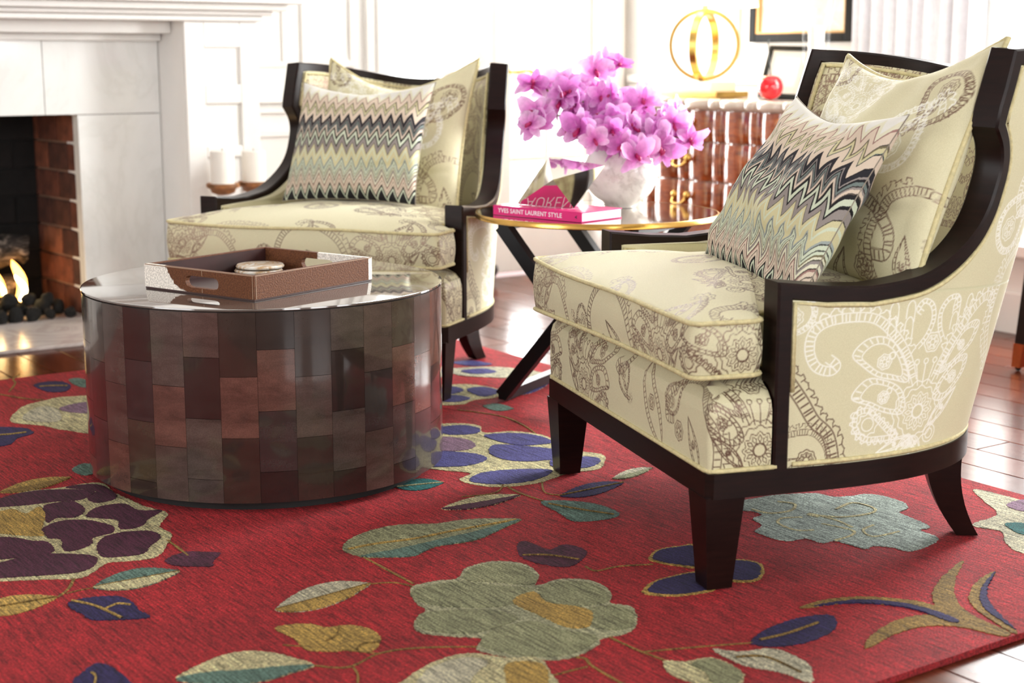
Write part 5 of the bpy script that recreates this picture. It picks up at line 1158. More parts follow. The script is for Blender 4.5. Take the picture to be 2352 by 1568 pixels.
    st = xf(ARC, (0.05, 0.43), 1.0, 0.1, True) + xf(BFLY, (0.30, 0.40), 0.9) + xf(BOT, (-0.09, 0.40), 0.55, 1.8) + xf(BFLY, (-0.38, 0.42), 0.9) + xf(ARC, (-0.30, 0.40), 0.9, -0.3) + xf(BFLY, (0.52, 0.42), 0.9)
    CM.band = npmesh('cushion_band', P.reshape(-1, 3), gridq(nb, NSB, True), ink_eval(np.broadcast_to(qq[None], (nb, NSB)), P[..., 2], st))
    b = MB(); idx = range(0, NSB, 6)
    b.tube([(CU[i] + nu[i] * 0.002, CV[i] + nv[i] * 0.002, P[-1, i, 2] + 0.001) for i in idx], 0.0048, 6, True); b.tube([(CU[i] + nu[i] * 0.002, CV[i] + nv[i] * 0.002, P[0, i, 2]) for i in idx], 0.0048, 6, True)
    # underside
    CM.cpipe = mesh('cushion_piping', b.v, b.f, True)
    CM.under = mesh('cushion_underside', [(CU[i], CV[i], P[0, i, 2]) for i in range(0, NSB, 10)], [tuple(reversed(range(len(range(0, NSB, 10)))))])
    CM.bpipe = MB()
    C0 = [(0.430, 0.10), (0.430, -0.012), (0.4255, -0.0245), (0.413, -0.0295)]; C0 = C0 + [(-x_, y_) for x_, y_ in reversed(C0)]
    CM.bpipe.tube([(x_, y_, 0.2175) for x_, y_ in C0], 0.0045, 6); CM.bpipe = mesh('piping', CM.bpipe.v, CM.bpipe.f, True)
PIPE_SIGN = 1.0
build_chair_meshes()
def armchair(label, loc, rz, sc, group):
    t = thing('armchair', label, 'armchair', loc, rz, group, sc)
    ou = obj('outer_panel', CM.outer, 'jacquard', t); obj('piping', CM.pipe, 'piping_cord', ou)
    obj('inner_panel', CM.inner, 'jacquard', t); obj('frame', CM.frame, 'dark_wood', t); obj('base_rail', CM.rail, 'dark_wood', t)
    for mm in (CM.leg_fr, CM.leg_fl, CM.leg_rr, CM.leg_rl): obj('leg', mm, 'dark_wood', t)
    bs = obj('seat_base', CM.base, 'jacquard', t); obj('piping', CM.bpipe, 'piping_cord', bs)
    cu = obj('seat_cushion', CM.cushion, 'jacquard', t); obj('cushion_band', CM.band, 'jacquard', cu); obj('cushion_piping', CM.cpipe, 'piping_cord', cu); obj('cushion_underside', CM.under, 'piping_cord', cu)
    return t
NEAR = ((0.24, 2.97, RZ + 0.003), (17.3 - 90) * D2R, 1.0)
FAR = ((-0.556, 4.225, RZ + 0.003), (69.1 - 90) * D2R, 0.9637)
armchair('cream paisley armchair with dark frame at right in the foreground, seen from its side', NEAR[0], NEAR[1], NEAR[2], 'paisley armchairs')
armchair('cream paisley armchair with dark frame behind the drum table by the fireplace', FAR[0], FAR[1], FAR[2], 'paisley armchairs')
def chair_pt(ch, l):
    (ox, oy, oz), a, s = ch; c, sn = math.cos(a), math.sin(a)
    return Vector((ox + s * (c * l[0] - sn * l[1]), oy + s * (sn * l[0] + c * l[1]), oz + s * l[2]))

# ------------------------------------------------------------------ cushions
def pillow(w, h, T, dip, n, seed, pinch=0.07, wr=0.006):
    a = np.linspace(-1, 1, n); A, B = np.meshgrid(a, a, indexing='ij'); r = random.Random(seed)
    x = A * w / 2 * (1 - pinch * (1 - B ** 2) * np.abs(A) ** 3); z = B * h / 2 * (1 - pinch * (1 - A ** 2) * np.abs(B) ** 3)
    z = z - dip * np.clip((B + 1) / 2, 0, 1) ** 3 * (1 - np.abs(A) ** 1.6)
    th = T * ((1 - A ** 2) ** 0.42) * ((1 - B ** 2) ** 0.42) * (0.62 + 0.38 * np.exp(-((B + 0.15) ** 2) * 1.2)) * (1 - 0.25 * dip / 0.06 * np.clip(B, 0, 1) ** 2 * np.exp(-A ** 2 * 6) * (dip > 0))
    ph = [r.uniform(0, 6) for _ in range(6)]
    wv = wr * (np.sin(5 * A + 3 * B + ph[0]) * np.sin(2 * A - 6 * B + ph[1]) + 0.6 * np.sin(11 * A + 4 * B + ph[2]) * np.sin(3 * A - 9 * B + ph[3])) * np.minimum(1, (1 - A ** 2) * 3) * np.minimum(1, (1 - B ** 2) * 3)
    cre = -0.010 * np.exp(-((B + 0.55 - 0.18 * A) / 0.045) ** 2) * np.clip((A - 0.15) * 2, 0, 1) * (1 - A ** 2)
    F = np.stack([x, -th - wv - cre, z], -1); K = np.stack([x, th * 0.8 + wv, z], -1)
    return A, B, F, K
def cushion(name, label, cat, group, mat, ch, c, tilt, yaw, roll, w, h, T, dip, n, seed, piping=False, strokes=None, wr=0.006):
    A, B, F, K = pillow(w, h, T, dip, n, seed, wr=wr)
    q = gridq(n, n); V = np.vstack([F.reshape(-1, 3), K.reshape(-1, 3)]); Q = np.vstack([q, q[:, ::-1] + n * n])
    uv = np.stack([(A + 1) / 2, (B + 1) / 2], -1).reshape(-1, 2); uv = np.vstack([uv, uv])
    attrs = None
    if strokes is not None:
        i1 = ink_eval(A * w / 2, B * h / 2, strokes); attrs = {kk: np.concatenate([i1[kk], i1[kk]]) for kk in i1}
    t = thing(name, label, cat, chair_pt(ch, c), 0, group)
    t.rotation_euler = (Matrix.Rotation(ch[1] + yaw, 3, 'Z') @ Matrix.Rotation(-tilt, 3, 'X') @ Matrix.Rotation(roll, 3, 'Y')).to_euler()
    obj('cover', npmesh('cover', V, Q, attrs, uv), mat, t)
    m_ = n - 1; rim = [(0, j) for j in range(0, n, 3)] + [(i, m_) for i in range(0, n, 3)] + [(m_, j) for j in range(m_, -1, -3)] + [(i, 0) for i in range(m_, 0, -3)]
    b = MB(); b.tube([tuple(F[i, j]) for i, j in rim], 0.0055 if piping else 0.0012, 6, True)
    b.build('piping' if piping else 'seam', 'piping_cord' if piping else 'seam_thread', t, True)
    return t
PST = silver(xf(BOT, (0.10, 0.0), 1.15, -0.5)) + xf(ARC, (0.02, -0.19), 1.25, 0.5) + silver(xf(BFLY, (-0.08, 0.13), 0.8)) + xf(BOT, (0.20, 0.16), 1.0, 2.6) + xf(ARC, (0.19, -0.16), 1.0, 0.9) + xf(ARC, (-0.16, -0.05), 1.0, -0.6) + xf(BOT, (-0.2, 0.2), 0.8, 0.3)
cushion('back_cushion', 'cream paisley cushion leaning in the right-hand armchair behind the zigzag pillow', 'cushion', 'paisley cushions', 'jacquard', NEAR, (0.115, 0.465, 0.715), 0.42, 0.06, -0.07, 0.50, 0.50, 0.075, 0.055, 200, 3, True, PST)
cushion('back_cushion', 'cream paisley cushion standing in the far armchair with two pointed top corners', 'cushion', 'paisley cushions', 'jacquard', FAR, (0.022, 0.50, 0.70), 0.36, 0.0, 0.0, 0.50, 0.52, 0.07, 0.085, 150, 5, True, PST)
cushion('throw_pillow', 'zigzag knit pillow leaning in the right-hand armchair', 'pillow', 'zigzag pillows', 'zigzag', NEAR, (0.095, 0.30, 0.66), 0.52, -0.02, 0.05, 0.47, 0.40, 0.07, 0.03, 110, 8, False, None, 0.008)
cushion('throw_pillow', 'zigzag knit pillow upright in the far armchair', 'pillow', 'zigzag pillows', 'zigzag', FAR, (-0.035, 0.375, 0.70), 0.40, -0.05, -0.01, 0.45, 0.38, 0.06, 0.03, 110, 9, False, None, 0.006)

# ------------------------------------------------------------------ drum table
DC = Vector((-0.563, 3.429, 0)); DR, DT, DB = 0.402, 0.44, 0.034
dt = thing('drum_table', 'low round drum table clad in glossy brown patchwork panels', 'coffee table', (DC.x, DC.y, 0), 0)
b = MB(); b.lathe([(DR - 0.004, DB), (DR - 0.004, DT - 0.006)], 96); b.build('core', 'plinth_black', dt, True, 40)
b = MB(); b.lathe([(DR - 0.032, RZ), (DR - 0.032, DB + 0.002)], 96); b.build('plinth', 'plinth_black', dt, True, 40)  # black plinth near the edge; its colour also stands in for deep shadow
b = MB(); b.lathe([(0.01, DT - 0.006), (DR - 0.001, DT - 0.006), (DR + 0.0015, DT - 0.0035), (DR + 0.001, DT - 0.0006), (DR - 0.002, DT)], 128); tp = b.build('tabletop', 'drum_top', dt, True, 40)
NCOL = 33
a0 = math.radians(-90 + 12.0)
offs = [0.0, 0.066, 0.012, 0.072, 0.024, 0.058, 0.1, 0.036, 0.088, 0.018, 0.062]
rd = random.Random(21); pc = {}
for c in range(NCOL):
    z1 = DT - 0.007; first = 0.077 + offs[c % len(offs)] * 0.9; lastm = -1
    while z1 > DB + 0.002:
        h = first if abs(z1 - (DT - 0.007)) < 1e-6 else 0.128
        z0 = max(z1 - h, DB)
        if z0 - DB < 0.03: z0 = DB
        mi = rd.randrange(len(HIDE))
        if mi == lastm: mi = (mi + 3) % len(HIDE)
        lastm = mi; key = (round(z0, 4), round(z1, 4), mi)
        if key not in pc:
            v = []; n = 6; g = 0.0004; wid = 2 * math.pi / NCOL - g / DR * 1.4
            for i in range(n + 1):
                an = -wid / 2 + wid * i / n
                for (r, z) in ((DR - 0.0045, z0 + g), (DR, z0 + g), (DR, z1 - g), (DR - 0.0045, z1 - g)): v.append((r * math.cos(an), r * math.sin(an), z))
            f = [(i * 4 + k, (i + 1) * 4 + k, (i + 1) * 4 + k + 1, i * 4 + k + 1) for i in range(n) for k in range(3)] + [(0, 1, 2, 3), (n * 4 + 3, n * 4 + 2, n * 4 + 1, n * 4)]
            me = mesh('panel', v, f, True); me.set_sharp_from_angle(angle=35 * D2R); me.materials.append(MATS['hide_panel%d' % mi]); pc[key] = me
        o = bpy.data.objects.new('panel', pc[key]); COL.objects.link(o); o.parent = dt; o.rotation_euler = (0, 0, a0 + 2 * math.pi * c / NCOL)
        z1 = z0

# ------------------------------------------------------------------ tray with hand holes
TA = 54.5 * D2R; TW, TH_, TZ = 0.372, 0.335, 0.054
tray = thing('serving_tray', 'brown and white cowhide tray with oval hand holes on the drum table', 'tray', (-0.533, 3.118, DT + 0.0005), TA)
tt = 0.012
def attr_mesh(name, v, f, spot, mat, par):
    me = mesh(name, v, f); at_ = me.attributes.new('spot', 'FLOAT', 'POINT'); at_.data.foreach_set('value', np.array(spot, dtype=np.float32)); return obj(name, me, mat, par)
def handle_wall(x0, x1, spotf):
    cy, cz, hl, hr = TH_ / 2 - 0.012, TZ * 0.50, 0.038, 0.0125
    ya, yb, za, zb_ = 0.0, TH_, 0.004, TZ
    angs = sorted(set([math.atan2(zz - cz, yy - cy) for yy in (ya, yb) for zz in (za, zb_)] + [2 * math.pi * k / 56 - math.pi for k in range(56)]))
    inn, out = [], []
    for an in angs:
        d = (math.cos(an), math.sin(an)); ts = []
        if abs(d[0]) > 1e-9: ts += [(yy - cy) / d[0] for yy in (ya, yb)]
        if abs(d[1]) > 1e-9: ts += [(zz - cz) / d[1] for zz in (za, zb_)]
        t = min(q for q in ts if q > 1e-9); out.append((cy + d[0] * t, cz + d[1] * t))
        lo, hi2 = 0.0, 0.2
        for _ in range(40):
            mid = (lo + hi2) / 2; py, pz = d[0] * mid, d[1] * mid; qy = max(0, abs(py) - hl)
            if math.hypot(qy, pz) < hr: lo = mid
            else: hi2 = mid
        inn.append((cy + d[0] * lo, cz + d[1] * lo))
    # middle rings so the hide pattern has vertices to sit on
    rings = []
    for k in (0, 0.5, 1.0): rings.append([(i_[0] + (o_[0] - i_[0]) * k, i_[1] + (o_[1] - i_[1]) * k) for i_, o_ in zip(inn, out)])
    n = len(angs); v = []; sp_ = []
    for xx in (x0, x1):
        for rg in rings:
            for (y_, z_) in rg: v.append((xx, y_, z_)); sp_.append(spotf(y_, z_))
    f = []
    for s_ in (0, 1):
        for rr_ in (0, 1):
            o0 = (s_ * 3 + rr_) * n
            for k in range(n):
                q = (o0 + k, o0 + (k + 1) % n, o0 + n + (k + 1) % n, o0 + n + k); f.append(q if s_ == 1 else tuple(reversed(q)))
    for rr_ in (0, 2):
        for k in range(n):
            a_, b_ = rr_ * n + k, rr_ * n + (k + 1) % n; f.append((a_, b_, b_ + 3 * n, a_ + 3 * n))
    attr_mesh('handle_side', v, f, sp_, 'cowhide', tray)
def side_wall(y0, y1, spotf):
    v = []; f = []; sp_ = []; n = 14
    for i in range(n + 1):
        xx = tt + (TW - 2 * tt) * i / n
        for (y_, z_) in ((y0, 0.004), (y1, 0.004), (y1, TZ * 0.5), (y1, TZ), (y0, TZ), (y0, TZ * 0.5)): v.append((xx, y_, z_)); sp_.append(spotf(xx, z_))
    for i in range(n):
        for k in range(6): f.append((i * 6 + k, i * 6 + (k + 1) % 6, (i + 1) * 6 + (k + 1) % 6, (i + 1) * 6 + k))
    attr_mesh('long_side', v, f, sp_, 'cowhide', tray)
handle_wall(0, tt, lambda y_, z_: min(1.3, max(-1.2, (y_ - 0.235) * 11 - (z_ - 0.03) * 12 + 0.5)))
handle_wall(TW - tt, TW, lambda y_, z_: min(1.2, max(-0.9, 0.75 - (y_ - 0.12) * 7)))
side_wall(0, tt, lambda x_, z_: -0.9); side_wall(TH_ - tt, TH_, lambda x_, z_: -0.7)
boxes([((0.001, 0.001, 0.0), (TW - 0.001, TH_ - 0.001, 0.007))]).build('tray_bottom', 'tray_lining', tray)
boxes([((tt, tt, 0.007), (TW - tt, tt + 0.0015, TZ - 0.002)), ((tt, TH_ - tt - 0.0015, 0.007), (TW - tt, TH_ - tt, TZ - 0.002))]).build('lining', 'hide_lining', tray)
st = MB()
for (xx, yy) in ((-0.0006, 0.004), (0.004, -0.0006)): st.box((min(xx, xx + 0.0006), min(yy, yy + 0.0006), 0.005), (max(xx, xx + 0.0016), max(yy, yy + 0.0016), TZ - 0.001))
st.box((-0.0006, TH_ / 2 - 0.0135, 0.0415), (0.0005, TH_ / 2 - 0.012, TZ - 0.001)); st.box((-0.0006, TH_ / 2 - 0.0135, 0.005), (0.0005, TH_ / 2 - 0.012, 0.0135)); st.box((-0.0006, 0.003, TZ - 0.0015), (0.0004, TH_ - 0.003, TZ + 0.0004)); st.box((0.003, -0.0006, TZ - 0.0015), (TW - 0.003, 0.0004, TZ + 0.0004))
st.build('stitching', 'stitching', tray)
# coasters
cc_ = Vector((-0.588, 3.505, DT + 0.0085))
for i in range(2):
    b = MB(); b.lathe([(0.046, 0.0), (0.055, 0.002), (0.056, 0.005), (0.053, 0.009), (0.030, 0.0092)], 48)
    o = b.build('coaster', 'agate', None, True, 50); o.location = (cc_.x + (0.004 if i else 0), cc_.y, cc_.z + i * 0.0105)
    setprops(o, ['white stone coaster, lower one of the pair in the tray', 'white and brown agate coaster, top one of the pair in the tray'][i], 'coaster', 'coasters in the tray')

# ------------------------------------------------------------------ round side table with X frames
TC = Vector((0.232, 4.15, 0)); TT = 0.525; TR = 0.333
sd = thing('side_table', 'round mirrored side table with brass rim and black crossed legs', 'side table', (TC.x, TC.y, RZ), 0)
hz = TT - RZ
b = MB(); b.lathe([(TR - 0.012, hz - 0.014), (TR - 0.003, hz - 0.015), (TR, hz - 0.013), (TR, hz - 0.002), (TR - 0.002, hz + 0.0005), (TR - 0.006, hz + 0.0005)], 128, cap=False); b.build('rim', 'brass', sd, True, 40)
b = MB(); b.lathe([(0.02, hz - 0.012), (TR - 0.0055, hz - 0.012), (TR - 0.0055, hz)], 128); b.build('tabletop', 'tabletop_mirror', sd, True, 40)
corner = [Vector((-0.256, -0.079, 0)), Vector((0.079, -0.256, 0)), Vector((0.256, 0.079, 0)), Vector((-0.079, 0.256, 0))]
zt_, zb_ = hz - 0.03, 0.018
up_ = Vector((0, 0, 1))
def legbar(A, B, nrm): MBx = MB(); MBx.bar(A, B, 0.036, 0.034, nrm); MBx.build('leg', 'black_steel', sd)
for (i, j) in ((0, 1), (3, 2)):
    A, B = corner[i], corner[j]; nrm = (corner[3] - corner[0]).normalized(); sgn = 0.0
    legbar(A + up_ * zt_, B + up_ * zb_, nrm); legbar(A + up_ * zb_, B + up_ * zt_, nrm)
for (i, j) in ((0, 3), (1, 2)):
    for z, nm in ((zt_ + 0.004, 'top_bar'), (zb_, 'foot_bar')):
        m_ = MB(); m_.bar(corner[i] + up_ * z, corner[j] + up_ * z, 0.030, 0.030 if z > 0.1 else 0.026); m_.build(nm, 'black_steel', sd)

# ------------------------------------------------------------------ book
def text_mesh(txt, size, extr=0.0003, sp=1.0, bold=0.0):
    cu = bpy.data.curves.new('txt', 'FONT'); cu.body = txt; cu.size = size; cu.extrude = extr; cu.space_character = sp; cu.offset = bold; cu.align_x = 'LEFT'
    o = bpy.data.objects.new('txt', cu); COL.objects.link(o); dg = bpy.context.evaluated_depsgraph_get(); me = bpy.data.meshes.new_from_object(o.evaluated_get(dg)); bpy.data.objects.remove(o); bpy.data.curves.remove(cu)
    return me
BA = -42.2 * D2R; BL, BW, BT = 0.306, 0.165, 0.0255
bk = thing('book', 'bright pink hardback book with white spine lettering on the side table', 'book', (-0.050, 4.062, TT + 0.001), BA)
boxes([((0, 0, 0), (BL, 0.0025, BT)), ((0, 0.0025, 0), (BL, BW, 0.0022)), ((0, 0.0025, BT - 0.0022), (BL, BW, BT))]).build('cover', 'pink_cover', bk)
boxes([((0.003, 0.003, 0.0024), (BL - 0.0015, BW - 0.003, BT - 0.0024))]).build('pages', 'paper', bk)
tm = text_mesh('YVES SAINT LAURENT STYLE', 0.0165, 0.0002, 1.06, 0.0002); tm.materials.append(MATS['lettering_white'])
o = obj('spine_lettering', tm, None, bk); o.rotation_euler = (math.pi / 2, 0, 0); o.location = (0.018, -0.0003, 0.0075)
w_txt = max(v.co.x for v in tm.vertices); o.scale = (0.222 / w_txt, 1, 1)
mk = MB(); mk.add([(0, 0, 0), (0.008, 0, -0.004), (0.006, 0, 0.001), (0.009, 0, 0.006), (0.004, 0, 0.003)], [(0, 1, 2, 4), (2, 3, 4)]); o = mk.build('spine_mark', 'lettering_dark', bk); o.location = (0.283, -0.0004, 0.012)
for i, tx in enumerate(('SAINT', 'LAURENT')):
    tm = text_mesh(tx, 0.05, 0.0001, 1.0, -0.0012); tm.materials.append(MATS['lettering_white']); o = obj('cover_lettering', tm, None, bk); o.location = (0.04, 0.09 - 0.055 * i, BT + 0.0001); o.scale = (0.2 / max(v.co.x for v in tm.vertices), 1, 1)

# ------------------------------------------------------------------ faceted mirror sculpture
zs_ = TT + 0.001 + BT + 0.0006
A_ = Vector((0.098, 4.09, 0.678)); B_ = Vector((0.244, 4.01, 0.660)); C_ = Vector((0.106, 3.955, 0.627)); D_ = Vector((0.013, 4.078, zs_)); E_ = Vector((0.161, 3.965, zs_)); G_ = Vector((0.175, 4.05, zs_))
bm = bmesh.new()
org = Vector((0.10, 4.0, zs_))
for p in (A_, B_, C_, D_, E_, G_): bm.verts.new(p - org)
bmesh.ops.convex_hull(bm, input=bm.verts); me = bpy.data.meshes.new('mirror_sculpture'); bm.to_mesh(me); bm.free()
o = obj('mirror_sculpture', me, 'chrome'); o.location = org; setprops(o, 'faceted mirror polished metal sculpture lying on the pink book', 'sculpture')

# ------------------------------------------------------------------ marble vase with orchids
VC = Vector((0.303, 4.275, TT + 0.001))
vs = thing('vase', 'round white marble bowl vase on the side table', 'vase', VC, 0)
R_ = 0.105; prof = [(0.045, 0.0)]
for t in np.linspace(-1.12, 0.90, 22): prof.append((R_ * math.cos(t), 0.098 + 0.1 * math.sin(t) * 1.0))
prof += [(prof[-1][0] - 0.008, prof[-1][1] + 0.001)]
for t in np.linspace(0.86, -1.0, 12): prof.append(((R_ - 0.009) * math.cos(t), 0.098 + 0.091 * math.sin(t)))
prof[1] = (0.046, 0.004)
b = MB(); b.lathe(prof, 64); b.build('bowl', 'vase_marble', vs, True, 60)

def petal(ang, L, W, cup, bend, rd):
    n, k = 7, 5; V = []; tip = []
    for i in range(n):
        t = i / (n - 1); ww = W * (math.sin(math.pi * min(1, t * 0.86 + 0.07)) ** 0.75)
        for j in range(k):
            s = j / (k - 1) * 2 - 1; x_ = L * t; y_ = ww * s / 2; z_ = bend * t * t * L + cup * (s * s) * ww * 0.5 + 0.002 * math.sin(9 * t + 4 * s)
            V.append((x_ * math.cos(ang) - y_ * math.sin(ang), x_ * math.sin(ang) + y_ * math.cos(ang), z_)); tip.append(t * 0.85 + 0.15 * abs(s))
    F = [(i * k + j, (i + 1) * k + j, (i + 1) * k + j + 1, i * k + j + 1) for i in range(n - 1) for j in range(k - 1)]
    return V, F, tip
blooms = []; lips = []
for sd_ in range(4):
    rd = random.Random(50 + sd_); V, F, TP = [], [], []
    for ang, L, W, cup, bend in ((90, 0.046, 0.027, 0.35, -0.05), (215, 0.044, 0.026, 0.35, -0.25), (325, 0.044, 0.026, 0.35, -0.25), (22, 0.048, 0.041, 0.3, 0.25), (158, 0.048, 0.041, 0.3, 0.25)):
        v, f, t = petal(math.radians(ang + rd.uniform(-9, 9)), L * rd.uniform(0.9, 1.1), W * rd.uniform(0.9, 1.1), cup, bend + rd.uniform(-0.35, 0.45), rd); o0 = len(V); V += v; TP += t; F += [tuple(i + o0 for i in q) for q in f]
    me = mesh('bloom', V, F, True); a_ = me.attributes.new('tip', 'FLOAT', 'POINT'); a_.data.foreach_set('value', np.array(TP, dtype=np.float32)); me.materials.append(MATS['orchid_petal']); blooms.append(me)
    b = MB(); b.tube([(0, 0, 0), (0, -0.003, 0.006), (0, -0.010, 0.011), (0, -0.016, 0.010)], [0.003, 0.0045, 0.0055, 0.002], 7); b.tube([(0, 0.002, 0), (0, 0.003, 0.007)], [0.003, 0.0024], 6)
    me = mesh('lip', b.v, b.f, True); me.materials.append(MATS['lip_magenta']); lips.append(me)
SPR = [((0.059, 4.3, 0.863), 14, 'orchid spray reaching furthest left above the mirror sculpture'), ((0.062, 4.2, 0.786), 14, 'orchid spray at lower left with a pointed outer bloom'),
       ((0.148, 4.22, 0.84), 13, 'orchid spray just left of the bouquet centre'), ((0.255, 4.34, 0.914), 12, 'tallest orchid spray at the top of the bouquet'),
       ((0.181, 4.14, 0.744), 13, 'orchid spray drooping over the left rim of the vase'), ((0.357, 4.3, 0.818), 11, 'orchid spray right of the tallest one'),
       ((0.465, 4.28, 0.783), 11, 'pale orchid spray at upper right of the bouquet'), ((0.487, 4.2, 0.712), 13, 'orchid spray reaching furthest right over the commode'),
       ((0.297, 4.12, 0.704), 13, 'orchid spray hanging down the front of the vase'), ((0.405, 4.15, 0.691), 13, 'orchid spray drooping at lower right of the vase')]
mouth = VC + Vector((0, 0, 0.165))
for si, (tip_, nb, lab) in enumerate(SPR):
    rd = random.Random(si * 7 + 1); end = Vector(tip_); base_ = mouth + Vector(((end.x - mouth.x) * 0.12, (end.y - mouth.y) * 0.12, -0.07)); top = mouth.lerp(end, 0.45) + Vector((0, 0, 0.035)); top.z = max(top.z, mouth.z + 0.03)
    t = thing('orchid_spray', lab, 'orchid', base_, 0, 'orchid sprays in the vase')
    P = cr([tuple(base_), tuple(mouth.lerp(end, 0.1)), tuple(top), tuple(end)], 8); P = P - np.array(base_)
    b = MB(); b.tube([tuple(p) for p in P], 0.0022, 6); b.build('stem', 'stem_green', t, True)
    for k in range(nb):
        f = 0.40 + 0.62 * k / (nb - 1); i = min(int(f * (len(P) - 1)), len(P) - 1); c = Vector(P[i]) + Vector((rd.uniform(-0.042, 0.042), rd.uniform(-0.05, 0.02), rd.uniform(-0.034, 0.038)))
        if f > 0.95: c = Vector(P[-1])
        w_ = c + base_ - (mouth - Vector((0, 0, 0.04))); w_.normalize()
        nrm = (w_ * 0.7 + Vector((0.05, -0.85, 0.1)) + Vector((rd.uniform(-0.9, 0.9), rd.uniform(-0.4, 0.6), rd.uniform(-0.8, 0.8)))).normalized()
        vi = rd.randrange(4); o = obj('bloom', blooms[vi], None, t); o.location = c
        o.rotation_euler = (nrm.to_track_quat('Z', 'Y').to_matrix() @ Matrix.Rotation(rd.uniform(-0.7, 0.7), 3, 'Z')).to_euler(); s = rd.uniform(0.95, 1.3); o.scale = (s, s, s)
        obj('lip', lips[vi], None, o)

# ------------------------------------------------------------------ candle stands by the fireplace
for i, (cx_, cy_, lab) in enumerate(((2.224, 4.93, 'white pillar candle stand with gilded dish, left one beside the fireplace'), (2.352, 4.95, 'white pillar candle stand with gilded dish, right one beside the fireplace'))):
    t = thing('candle_stand', lab, 'candle stand', room(cx_, cy_, 0.0125), 0, 'candle stands')
    b = MB(); b.lathe([(0.055, 0), (0.058, 0.02), (0.04, 0.035), (0.022, 0.06), (0.03, 0.09), (0.018, 0.13), (0.026, 0.22), (0.032, 0.28), (0.018, 0.33), (0.016, 0.38), (0.034, 0.41), (0.018, 0.43), (0.022, 0.455)], 28); b.build('column', 'white_paint', t, True, 50)
    b = MB(); b.lathe([(0.022, 0.455), (0.040, 0.462), (0.045, 0.475), (0.056, 0.480), (0.058, 0.488), (0.056, 0.495), (0.03, 0.493)], 36); b.build('dish', 'gilt_wood', t, True, 50)
    b = MB(); hh = 0.605 if i == 0 else 0.60; b.lathe([(0.041, 0.494), (0.0415, hh), (0.036, hh + 0.003), (0.006, hh - 0.004)], 32); cd = b.build('candle', 'candle_wax', t, True, 50)
    b = MB(); b.tube([(0, 0, hh - 0.004), (0.001, 0, hh + 0.01)], 0.0012, 6); b.build('wick', 'charred', cd)

# ------------------------------------------------------------------ commode with lobed front, room frame
cm = thing('commode', 'glossy reddish commode with lobed front and brass pulls under the lamp', 'commode', room(3.90, 4.07, 0), ROT)
LOB = []
yq = -0.58
for k in range(12):
    w_ = 0.128 if k % 2 == 0 else 0.064; LOB.append((yq, yq + w_, 0.026 if k % 2 == 0 else 0.014)); yq += w_
YA, YBc = LOB[0][0], LOB[-1][1]
def lobed(per=9, grow=0.0):
    out = []
    for a_, b_, amp in LOB:
        for k in range(per): t = k / per; out.append((-(amp * math.sin(math.pi * t) ** 0.6) - grow, a_ + (b_ - a_) * t))
    out.append((-grow, YBc)); return out
FR = lobed()
def lobed_prism(z0, z1, grow, depth, bulge, nz):
    prof = lobed(9, 0); n = len(prof); v = []; f = []
    for i in range(nz):
        t = i / (nz - 1); z = z0 + (z1 - z0) * t; g = grow + bulge * math.sin(math.pi * t) ** 0.5
        for (x_, y_) in prof: v.append((x_ - g, y_, z))
    for i in range(nz - 1):
        for k in range(n - 1): f.append((i * n + k, i * n + k + 1, (i + 1) * n + k + 1, (i + 1) * n + k))
    o0 = len(v)
    for z in (z0, z1):
        v += [(depth, prof[0][1], z), (depth, prof[-1][1], z)]
    f.append(tuple(list(range(n - 1, -1, -1)) + [o0, o0 + 1])); top = [(nz - 1) * n + k for k in range(n)]; f.append(tuple(top + [o0 + 3, o0 + 2]))
    f.append((o0, o0 + 1, o0 + 3, o0 + 2)); f.append(tuple([i * n for i in range(nz)] + [o0 + 2, o0])); f.append(tuple([i * n + n - 1 for i in range(nz - 1, -1, -1)] + [o0 + 1, o0 + 3]))
    return v, f
v, f = lobed_prism(0.30, 0.745, -0.014, 0.37, 0, 2); obj('carcass', mesh('carcass', v, f, True), 'commode_wood', cm).data.set_sharp_from_angle(angle=40 * D2R)
v, f = lobed_prism(0.745, 0.785, 0.022, 0.385, 0.012, 6); obj('worktop', mesh('worktop', v, f, True), 'commode_top', cm).data.set_sharp_from_angle(angle=50 * D2R)
for z0, z1 in ((0.628, 0.742), (0.482, 0.622), (0.345, 0.476)):
    v, f = lobed_prism(z0, z1, 0.004, 0.05, 0.004, 7); dr = obj('drawer', mesh('drawer', v, f, True), 'commode_wood', cm); dr.data.set_sharp_from_angle(angle=50 * D2R)
    for yy in (-0.33, 0.31):
        b = MB(); zc = (z0 + z1) / 2
        b.tube([(-0.055, yy - 0.035, zc + 0.01), (-0.068, yy - 0.03, zc - 0.012), (-0.072, yy, zc - 0.022), (-0.068, yy + 0.03, zc - 0.012), (-0.055, yy + 0.035, zc + 0.01)], 0.005, 7)
        for dy in (-0.036, 0.036): vv_, ff_ = ico(0.012, 2, 0.2, 3, (1, 1, 1.5)); b.add([(x_ - 0.05, y_ + yy + dy, z_ + zc + 0.012) for x_, y_, z_ in vv_], ff_)
        b.build('pull', 'brass', dr, True)
b = MB()
for y0_, y1_ in ((YA, -0.47), (-0.36, -0.02), (0.10, 0.36), (0.47, YBc)):
    pts = [(y0_, 0.345), (y0_, 0.30)] + [(y0_ + (y1_ - y0_) * t, 0.28 - 0.03 * math.sin(math.pi * t)) for t in np.linspace(0, 1, 7)] + [(y1_, 0.30), (y1_, 0.345)]
    n = len(pts); vv_ = [(-0.03, p[0], p[1]) for p in pts] + [(0.03, p[0], p[1]) for p in pts]
    b.add(vv_, [tuple(range(n)), tuple(reversed(range(n, 2 * n)))] + [(i, n + i, n + (i + 1) % n, (i + 1) % n) for i in range(n)])
b.build('apron', 'commode_wood', cm)
